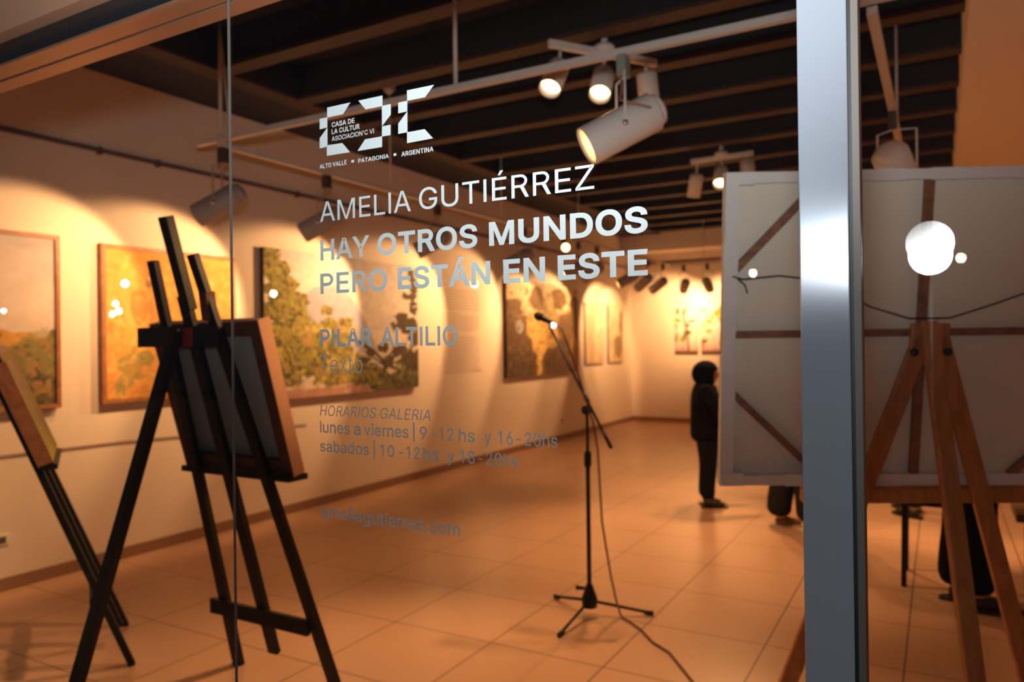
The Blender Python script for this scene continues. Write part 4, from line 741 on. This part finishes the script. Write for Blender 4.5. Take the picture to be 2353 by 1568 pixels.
# ------------------------------------------------------------------ easel at the left edge
fn = Vector((.508, .861, 0)).normalized(); fs_ = Vector((-fn.y, fn.x, 0)); f0 = Vector((-3.445, 2.255, 0)); LT = R(21)
fup = -fn*math.sin(LT) + Vector((0, 0, 1))*math.cos(LT); fnn = fn*math.cos(LT) + Vector((0, 0, 1))*math.sin(LT)
def lp(s, z, off=0.0): return f0 + fs_*s + fup*(z/math.cos(LT)) + fnn*off
e2 = thing('black_easel', 'dark easel cut by the left photo edge, turned sideways with a painting', 'easel', tuple(f0+fs_*.3), 'easels by the window')
MB().bar(lp(0, 0), lp(.06, 1.85), .032, .05, fn).build('leg', m_black, e2, bevel=.003)
MB().bar(lp(.60, 0), lp(.54, 1.85), .032, .05, fn).build('leg', m_black, e2, bevel=.003)
MB().bar(lp(.30, .10), lp(.30, 2.0), .032, .05, fn).build('mast', m_black, e2, bevel=.003)
MB().bar(lp(-.09, .36, -.03), lp(.65, .36, -.03), .06, .024, (0, 0, 1)).build('crossbar', m_black, e2, bevel=.003)
MB().bar(lp(-.02, .985, .042), lp(.62, .985, .042), .026, .078, (0, 0, 1)).build('ledge', m_black, e2, bevel=.003)
rr = f0 + fs_*.3 - fn*.98
MB().bar(lp(.30, 1.55, -.03), (rr.x, rr.y, 0), .05, .03, fs_).build('rear_leg', m_black, e2, bevel=.003)
c2 = thing('stretched_canvas', 'painting on the left-edge easel, thick brown side facing the window', 'canvas', tuple(lp(.3, 1.0, .05)), 'canvases on easels')
MB().bar(lp(.30, 1.0, .038), lp(.30, 1.47, .038), .064, .66, fnn).build('canvas_stretcher', m_frame, c2)
a_ = Art(90, 70, 72); a_.grad([(0, (.34, .29, .07)), (.4, (.26, .20, .08)), (1, (.40, .26, .16))]); a_.mix((a_.n(7, 9)-.5)*4, (.22, .20, .08)); a_.vary(.3)
paint_grid('painted_face', a_.c, lp(-.03, 1.0, .0705), fs_*.66, fup*(.47/math.cos(LT)), c2)

# ------------------------------------------------------------------ large canvas and wooden easel on the right
BL = Vector((-.72, 2.81, 1.01)); cu = Vector((math.cos(R(27)), math.sin(R(27)), 0)); cn = Vector((cu.y, -cu.x, 0)); LN = R(8)
cup = Vector((0, 0, 1))*math.cos(LN) + cn*math.sin(LN); cnn = cn*math.cos(LN) - Vector((0, 0, 1))*math.sin(LN)     # cnn points to the window
def bpn(u, v, off=0.0): return BL + cu*u + cup*v + cnn*off
CW, CH = 1.42, 1.14
bc = thing('large_canvas', 'large stretched canvas with pale folded edges, back to the window behind the post', 'canvas', tuple(bpn(CW/2, 0, -.02)), 'canvases on easels')
MB().bar(bpn(CW/2, .004, -.026), bpn(CW/2, CH-.004, -.026), CW-.008, .004, cu).build('canvas_back', m_canvasbig, bc)
fe = MB(); rn = random.Random(5)
def strip(p, q, wd, n=14):                         # wavy folded canvas strip along the stretcher
    prev = None
    for i in range(n):
        a0, a1 = i/n, (i+1)/n; w0 = wd*(1+rn.uniform(-.10, .10))
        fe.bar(Vector(p).lerp(Vector(q), a0), Vector(p).lerp(Vector(q), a1), w0, .034, cu if abs((Vector(q)-Vector(p)).normalized().dot(cu)) < .5 else cup)
hw = .024
strip(bpn(hw, 0, -.005), bpn(hw, CH, -.005), .048); strip(bpn(CW-hw, 0, -.005), bpn(CW-hw, CH, -.005), .048)
strip(bpn(.05, hw*.8, -.005), bpn(CW-.05, hw*.8, -.005), .040); strip(bpn(.05, CH-hw*.8, -.005), bpn(CW-.05, CH-hw*.8, -.005), .040)
fe.bar(bpn(0.0, CH-.022, .0), bpn(.10, CH-.022, .0), .044, .036, cup); fe.bar(bpn(0.0, .025, .0), bpn(.085, .025, .0), .050, .036, cup)
fe.build('folded_edge', m_fold, bc)
MB().bar(bpn(CW/2, .03, -.010), bpn(CW/2, CH-.03, -.010), .030, .022, cu).build('stretcher_bar', m_stretch, bc)
MB().bar(bpn(.04, .563, -.012), bpn(CW-.04, .563, -.012), .024, .020, cup).build('stretcher_bar', m_stretch, bc)
for a, b in (((.045, .80), (.33, 1.10)), ((.045, .345), (.37, .03)), ((CW-.045, .80), (CW-.33, 1.10)), ((CW-.045, .345), (CW-.37, .03))):
    MB().bar(bpn(*a, -.008), bpn(*b, -.008), .026, .020, cu).build('corner_brace', m_stretch, bc)
MB().tube([bpn(.03, .775, .014), bpn(.07, .765, .005), bpn(.2, .775, -.004), bpn(.36, .755, -.008), bpn(.52, .66, -.004), bpn(.66, .615, .004), bpn(.80, .615, .004), bpn(.95, .66, -.004), bpn(1.15, .73, -.008), bpn(1.39, .775, .012)], .0028, 6).build('hanging_wire', m_gasket, bc)
MB().tube([bpn(.04, .775, .014), bpn(.075, .745, .012), bpn(.085, .715, .010)], .0028, 6).build('wire_tail', m_gasket, bc)
a_ = Art(60, 50, 73); a_.grad([(0, (.2, .25, .1)), (1, (.6, .6, .5))]); a_.mix((a_.n(6, 6)-.5)*3, (.3, .25, .1))
paint_grid('painted_face', a_.c, bpn(0, 0, -.0295), cu*CW, cup*CH, bc)
we = thing('wooden_easel', 'orange-brown wooden tripod easel carrying the large canvas, right of the post', 'easel', tuple(Vector((BL.x, BL.y, 0))+cu*.71), 'easels by the window')
fl = -BL.z/math.cos(LN)
MB().bar(bpn(.695, .555, .035), bpn(.185, fl, .035), .062, .024, cu, .066).build('leg', m_easelwood, we, bevel=.004)
MB().bar(bpn(.752, .555, .035), bpn(1.235, fl, .035), .062, .024, cu, .066).build('leg', m_easelwood, we, bevel=.004)
ap = bpn(.700, .59, .062)
# rear leg: swings toward the window in the easel's middle plane
d = _fw + _r2*(2240-1176.5)/FPX - _u2*(1568-784)/FPX
nrm = np.array(cu); k = float((np.array(ap)-CAM)@nrm)/float(d@nrm); q = Vector(CAM + d*k)
tfoot = ap.z/(ap.z-q.z); foot = ap + (q-ap)*tfoot
MB().bar(ap + Vector((0, 0, .02)), foot, .056, .030, cu, .060).build('rear_leg', m_easelwood, we, bevel=.004)
MB().bar(bpn(.650, .545, .036), bpn(.785, .545, .036), .11, .022, cup).build('head_block', m_easelwood, we, bevel=.006)
for u in (.660, .775): MB().lathe(bpn(u, .50, .046), cnn, [(0, 0), (0, .014), (.012, .014), (.016, 0)], 14).build('bolt', m_gasket, we)
MB().bar(bpn(.30, -.036, .012), bpn(1.30, -.036, .012), .055, .05, cup).build('ledge', m_easelwood, we, bevel=.006)

# ------------------------------------------------------------------ microphone stand
mx, my = -1.73, 3.88
ms = thing('microphone_stand', 'black boom microphone stand on three legs in the middle of the floor', 'microphone stand', (mx, my, 0))
MB().tube([(mx, my, .10), (mx, my, .86)], .0125, 14).build('lower_tube', m_black, ms)
MB().tube([(mx, my, .86), (mx, my, 1.15)], .0085, 12).build('upper_tube', m_black, ms)
MB().lathe((mx, my, .845), (0, 0, 1), [(0, 0), (0, .018), (.02, .021), (.075, .021), (.09, .013), (.09, 0)], 18).build('height_clutch', m_black, ms)
hub = MB().lathe((mx, my, .055), (0, 0, 1), [(0, 0), (0, .042), (.05, .045), (.10, .026), (.125, .020), (.125, 0)], 20).build('hub', m_black, ms)
MB().tube([(mx-.02, my, .155), (mx-.075, my-.02, .158)], [.008, .013], 10).build('hub_knob', m_black, hub)
for k, (tx, ty) in enumerate(((-2.04, 4.06), (-1.42, 4.06), (-1.75, 3.525))):
    dv = Vector((tx-mx, ty-my, 0)); dn = dv.normalized()
    lg = MB().tube([Vector((mx, my, .085))+dn*.03, Vector((tx, ty, .014))-dn*.01], .0085, 10).build('leg', m_black, ms)
    MB().tube([Vector((tx, ty, .019))-dn*.05, Vector((tx, ty, .0125))], .0125, 12).build('rubber_foot', m_blackrub, lg)
MB().lathe((mx, my-.022, 1.165), (0, 1, 0), [(0, 0), (0, .026), (.044, .026), (.044, 0)], 22).build('tilt_joint', m_black, ms)
MB().tube([(mx, my-.03, 1.165), (mx+.02, my-.075, 1.17)], [.008, .014], 10).build('tilt_knob', m_black, ms)
b0, b1 = Vector((-1.59, my+.0, .965)), Vector((-1.955, my+.0, 1.632))
MB().tube([b0, b1], .0075, 10).build('boom', m_black, ms)
MB().tube([b0-(b1-b0).normalized()*.01, b0+(b1-b0).normalized()*.10], .0115, 12).build('boom_grip', m_blackrub, ms)
MB().tube([b0.lerp(b1, .36), b0.lerp(b1, .42)], .013, 12).build('boom_clutch', m_black, ms)
MB().tube([b1, b1+Vector((.012, 0, .028)), (-1.938, my, 1.668)], .010, 10).build('clip', m_blackrub, ms)
mic = thing('microphone', 'black handheld microphone clipped to the boom end of the stand', 'microphone', (-1.98, my, 1.68))
md = Vector((-.085, 0, .040)).normalized(); m0 = Vector((-1.915, my, 1.648))
MB().lathe(m0, md, [(0, 0), (0, .011), (.02, .012), (.09, .018), (.105, .019), (.105, 0)], 18).build('handle', m_black, mic)
MB().lathe(m0+md*.103, md, [(0, 0), (0, .021), (.012, .026), (.028, .027), (.042, .023), (.052, .013), (.055, 0)], 20).build('grille', m_blackrub, mic)
cab = MB().tube([tuple(m0), (-1.88, my, 1.625), (-1.84, my-.02, 1.55), (-1.78, my-.03, 1.40), (-1.735, my-.03, 1.26), (-1.68, my-.03, 1.10), (-1.655, my-.03, .95), (-1.635, my-.03, .55), (-1.60, my, .25), (-1.585, my+.05, .08), (-1.56, my+.05, .012), (-1.48, my-.0, .007), (-1.40, my-.07, .007), (-1.29, 3.68, .007), (-1.18, 3.60, .007), (-1.09, 3.48, .007), (-.98, 3.33, .007), (-.93, 3.10, .007), (-.95, 2.8, .007)], .006, 8)
tag(cab.build('microphone_cable', m_rail), 'dark cable hanging from the microphone and curling across the tiles', 'cable')

# ------------------------------------------------------------------ people
def skin_mesh(name, joints, edges, m, parent, levels=2, root=0):
    """joints: (x,y,z,rx[,ry]) in the thing's own frame"""
    me = bpy.data.meshes.new(name); me.from_pydata([j[:3] for j in joints], edges, [])
    o = bpy.data.objects.new(name, me); COL.objects.link(o)
    o.modifiers.new('skin', 'SKIN'); sv = me.skin_vertices[0].data
    for i, j in enumerate(joints):
        sv[i].radius = (j[3], j[4] if len(j) > 4 else j[3]); sv[i].use_root = (i == root)
    ss = o.modifiers.new('sub', 'SUBSURF'); ss.levels = levels; ss.render_levels = levels
    dg = bpy.context.evaluated_depsgraph_get(); dg.update()
    nm = bpy.data.meshes.new_from_object(o.evaluated_get(dg)); nm.name = name
    bpy.data.objects.remove(o)
    for p in nm.polygons: p.use_smooth = True
    nm.materials.clear(); nm.materials.append(m)
    o = bpy.data.objects.new(name, nm); COL.objects.link(o); o.parent = parent
    return o
def person(label, loc, rot, H, headf=1.0, mj=None, mt=None, msh=None, sole=None, stance=.07, step=0.0, lean=0.0, hat=True, arm_fwd=.05, gj=1.0, gt=1.0):
    t = thing('person', label, 'person', loc); t.rotation_euler = (0, 0, rot); t['_o'] = (0, 0, 0)
    def ln(z): return lean*max(0, z-.5)
    J, E = [], []
    def j(x, y, z, rx, ry=None):
        J.append((x*H, (y+ln(z))*H, z*H, rx*H, (ry if ry is not None else rx)*H)); return len(J)-1
    def chain(idx):
        for a, b in zip(idx[:-1], idx[1:]): E.append((a, b))
    hc = 1-.072*headf
    pel = j(0, 0, .53, .080, .062); wa = j(0, .004, .62, .070, .055); ch = j(0, .0, .73, .082, .062); ne0 = j(0, -.004, .82, .045, .042); ne = j(0, .004, .855, .030)
    jaw = j(0, .022, hc-.042*headf, .036*headf, .040*headf); hd = j(0, .014, hc, .050*headf, .056*headf); tp = j(0, .006, hc+.042*headf, .040*headf, .044*headf)
    chain([pel, wa, ch, ne0, ne, jaw, hd, tp])
    no = j(0, .014+.066*headf, hc-.012*headf, .0075*headf); chain([hd, no])
    for s in (-1, 1):
        ear = j(s*.058*headf, .006, hc-.008*headf, .008*headf, .014*headf); chain([hd, ear])
        sh = j(s*.110, -.004, .805, .034); el = j(s*.135, .0+arm_fwd*.3, .635, .024); wr = j(s*.128, .03+arm_fwd, .50, .016); pa = j(s*.124, .045+arm_fwd, .455, .020, .012)
        chain([ch, sh, el, wr, pa])
        for q, (fy, fl_) in enumerate(((.018, .050), (.008, .056), (-.003, .052), (-.013, .042))):
            f1 = j(s*(.122), .05+arm_fwd+fy, .455-.026, .0055); f2 = j(s*(.116), .058+arm_fwd+fy, .455-.026-fl_*.55, .0045); chain([pa, f1, f2])
        th = j(s*.112, .072+arm_fwd, .445, .0055); chain([pa, th])
        st = s*step
        hp = j(s*.050, .0, .49, .056, .060); kn = j(s*(stance*.5+.022), st*.5+.010, .285, .036, .038); an = j(s*(stance*.5+.022), st-.010, .05, .022, .024); ba = j(s*(stance*.5+.026), st+.045, .022, .024, .016); to = j(s*(stance*.5+.028), st+.085, .016, .018, .011)
        chain([pel, hp, kn, an, ba, to])
    skin_mesh('body', J, E, m_skin, t)
    # eyes and mouth
    for s in (-1, 1):
        MB().lathe(Vector((s*.020*headf*H, (.060*headf+.016+ln(hc))*H, (hc+.006*headf)*H)), (0, 1, 0), [(-.006*H, .0), (-.003*H, .006*H), (.001*H, .006*H), (.004*H, 0)], 10).build('eye', m_gasket, t)
    MB().lathe(Vector((0, (.058*headf+.018+ln(hc))*H, (hc-.036*headf)*H)), (0, 1, 0), [(-.004*H, 0), (-.002*H, .012*H), (.003*H, .010*H), (.004*H, 0)], 10).build('mouth', m_red, t)
    # jacket
    J, E = [], []; j0 = j
    def j(x, y, z, rx, ry=None): return j0(x, y, z, rx*gj, (ry if ry is not None else rx)*gj)
    a = j(0, -.004, .425, .106, .088); b = j(0, -.006, .54, .104, .086); c = j(0, -.006, .64, .098, .080); d_ = j(0, -.010, .74, .104, .078); e = j(0, -.010, .815, .066, .058); f = j(0, .0, .850, .046, .048)
    chain([a, b, c, d_, e, f])
    for s in (-1, 1):
        p = j(s*.112, -.006, .800, .050); q = j(s*.138, arm_fwd*.3, .635, .044); r = j(s*.130, .03+arm_fwd, .490, .036); chain([d_, p, q, r])
    skin_mesh('jacket', J, E, mj or m_jacket, t)
    J, E = [], []
    def j(x, y, z, rx, ry=None): return j0(x, y, z, rx*gt, (ry if ry is not None else rx)*gt)
    a = j(0, 0, .600, .086, .068); b = j(0, 0, .50, .092, .076); chain([a, b])
    for s in (-1, 1):
        st = s*step; x = s*(stance*.5+.022)
        p = j(s*.050, 0, .46, .064, .066); q = j(x, st*.5+.006, .285, .050, .050); r = j(x, st-.008, .12, .046, .046); u = j(x, st-.006, .045, .047, .050); chain([b, p, q, r, u])
    skin_mesh('trousers', J, E, mt or m_trouser, t)
    for s in (-1, 1):
        J, E = [], []; st = s*step; x = s*(stance*.5+.024); j = j0
        p = j(x, st-.030, .030, .030, .028); q = j(x, st+.020, .030, .031, .028); r = j(x+s*.004, st+.070, .022, .031, .019); u = j(x+s*.006, st+.105, .018, .022, .013); chain([p, q, r, u])
        so = skin_mesh('shoe', J, E, msh or m_shoe, t)
        mb = MB(); n = 20; vs = []
        for zz in (0.0, .012*H):
            for kk in range(n):
                an_ = 2*math.pi*kk/n; vs.append(((x + math.cos(an_)*.034 + (s*.004))*H, (st+.036+math.sin(an_)*.092)*H, zz))
        mb.add(vs, [tuple(reversed(range(n))), tuple(range(n, 2*n))] + [(kk, (kk+1) % n, (kk+1) % n+n, kk+n) for kk in range(n)])
        mb.build('sole', sole or m_shoe, so)
    hz = hc*H
    if hat:      # close woollen hat or hood covering crown, nape and ears
        mb = MB(); o = Vector((0, (-.004+ln(hc))*H, hz)); rr_ = .074*headf*H
        n, mrow = 24, 12; vs, fs2 = [], []
        for i in range(mrow+1):
            th_ = math.pi*.80*i/mrow
            for kk in range(n):
                ph = 2*math.pi*kk/n; v = Vector((math.sin(th_)*math.cos(ph)*.92, math.sin(th_)*math.sin(ph)*1.06, math.cos(th_)*1.04))
                if v.y > .55: v.y = .55 + (v.y-.55)*(.9 if v.z > .15 else -.25)
                vs.append(o + v*rr_)
        for i in range(mrow):
            for kk in range(n): fs2.append((i*n+kk, i*n+(kk+1) % n, (i+1)*n+(kk+1) % n, (i+1)*n+kk))
        mb.add(vs, fs2, True); mb.build('hood', mj or m_jacket, t)
    else:
        mb = MB(); o = Vector((0, (-.002+ln(hc))*H, hz+.010*H)); rr_ = .068*headf*H
        n, mrow = 24, 10; vs, fs2 = [], []
        for i in range(mrow+1):
            th_ = math.pi*.66*i/mrow
            for kk in range(n):
                ph = 2*math.pi*kk/n; v = Vector((math.sin(th_)*math.cos(ph)*.95, math.sin(th_)*math.sin(ph)*1.05, math.cos(th_)))
                if v.y > .5: v.y = .5 + (v.y-.5)*(.9 if v.z > .35 else -.3)
                vs.append(o + v*rr_)
        for i in range(mrow):
            for kk in range(n): fs2.append((i*n+kk, i*n+(kk+1) % n, (i+1)*n+(kk+1) % n, (i+1)*n+kk))
        mb.add(vs, fs2, True); mb.build('hair', m_hair, t)
    return t
person('child in dark hooded jacket and dark trousers standing in profile by the large canvas', (-1.895, 6.98, 0), R(-66), 1.355, 1.22, stance=.05, gj=1.38, gt=1.15, arm_fwd=.24)
person('person behind the large canvas, only charcoal trouser legs and tan shoes showing below', (-1.03, 6.42, 0), R(-62), 1.70, mt=m_trouser2, msh=m_shoe2, sole=m_sole, stance=.08, step=.05, hat=False, gt=1.35)
person('person farther back with dark shoes showing below the canvas right of the post', (-.22, 7.45, 0), R(52), 1.68, stance=.08, step=.06, hat=False)
person('person in black trousers close behind the wooden easel legs, upper body hidden by canvas', (.13, 5.05, 0), R(-75), 1.74, mt=m_jacket, stance=.05, step=.02, hat=False, gt=1.2)
# black chair beside that person, wooden bench beyond
chx, chy = -.02, 5.45
ch = thing('chair', 'black chair partly seen between the wooden easel legs', 'chair', (chx, chy, 0))
for dx, dy in ((-.19, -.19), (.19, -.19), (-.19, .19), (.19, .19)):
    MB().bar((chx+dx, chy+dy, 0), (chx+dx*.95, chy+dy*.95, .51), .030, .030).build('leg', m_black, ch, bevel=.003)
MB().box(chx-.21, chx+.21, chy-.21, chy+.21, .51, .55).build('seat', m_black, ch, bevel=.01)
MB().box(chx-.20, chx+.20, chy+.17, chy+.20, .60, .86).build('backrest', m_black, ch, bevel=.01)
for dx in (-.18, .18): MB().bar((chx+dx, chy+.185, .55), (chx+dx, chy+.20, .86), .028, .028).build('back_post', m_black, ch)
bx_, by_ = .95, 5.75
bn = thing('bench', 'low brown wooden bench at the right photo edge behind the easel', 'bench', (bx_, by_, 0))
MB().box(bx_-.55, bx_+.55, by_-.20, by_+.20, .40, .45).build('seat', m_bench, bn, bevel=.005)
for dx in (-.45, .45): MB().box(bx_+dx-.03, bx_+dx+.03, by_-.17, by_+.17, 0, .40).build('leg', m_bench, bn)
MB().box(bx_-.42, bx_+.42, by_-.015, by_+.015, .16, .24).build('stretcher', m_bench, bn)

# ------------------------------------------------------------------ camera flash on an added stand, and street globes, mirrored in the glass
pl = thing('camera_flash', 'white dome of the camera flash on an added slim stand, mirrored as the big bright blob right of post', 'lamp', (LAMP.x, LAMP.y, 0))
o = MB().lathe(LAMP+Vector((0, -.03, 0)), (0, 1, -.05), [(0, 0), (0, .032), (.010, .042), (.026, .047), (.042, .042), (.052, .028), (.057, 0)], 32).build('dome', m_dome, pl)
MB().lathe(LAMP+Vector((0, -.032, 0)), (0, -1, .05), [(0, 0), (0, .05), (.03, .045), (.06, .02), (.06, 0)], 24).build('housing', m_black, pl)
MB().tube([(LAMP.x, LAMP.y-.07, 0.02), (LAMP.x, LAMP.y-.07, LAMP.z-.02)], .010, 10).build('pole', m_black, pl)
MB().lathe((LAMP.x, LAMP.y-.07, 0), (0, 0, 1), [(0, 0), (0, .14), (.015, .14), (.02, .02), (.02, 0)], 24).build('foot', m_black, pl)
def street(label, px, py, Y=-10.0, r=.065, m=None):
    d = _fw + _r2*(px-1176.5)/FPX - _u2*(py-784)/FPX; d = d/d[1]; Lh = 2*YG - Y
    p = Vector((d[0]*Lh, Y, CAM[2]+d[2]*Lh))
    t = thing('street_lamp', label, 'street lamp', (p.x, p.y, 0), 'street lamps mirrored in the glass')
    g = MB(); n = 10; g.lathe(p-Vector((0, 0, r)), (0, 0, 1), [(r-r*math.cos(math.pi*i/n), r*math.sin(math.pi*i/n)) for i in range(n+1)], 20); g.build('globe', m or m_globe, t)
    MB().tube([(p.x, p.y, 0), (p.x, p.y, p.z-r)], .025, 8).build('pole', m_black, t)
street('street lamp mirrored as the highest dot on the golden-orange painting', 287, 652, r=.085, m=m_globew)
street('street lamp mirrored as the middle-left dot on the golden-orange painting', 265, 698)
street('street lamp mirrored as the rightmost of the low dots on the golden-orange painting', 273, 715, r=.07)
street('street lamp mirrored as the lowest dot on the golden-orange painting', 258, 722)
street('street lamp mirrored as a dot in the trees of the wide landscape painting', 628, 675)
street('street lamp mirrored as a dot below the letter N of ESTÁN', 1090, 652, r=.07)
street('street lamp mirrored as a dot at the microphone clip', 1272, 748, r=.045, m=m_globew)
street('street lamp mirrored as a dot on the upper left of the large canvas', 1730, 628, r=.05)
street('street lamp mirrored as the small dot beside the big bright blob', 2208, 593, r=.055)
street('street lamp mirrored as a dot on the leftmost framed painting', 8, 715, r=.05, m=m_globew)
for o in bpy.data.objects:
    if '_o' in o: del o['_o']
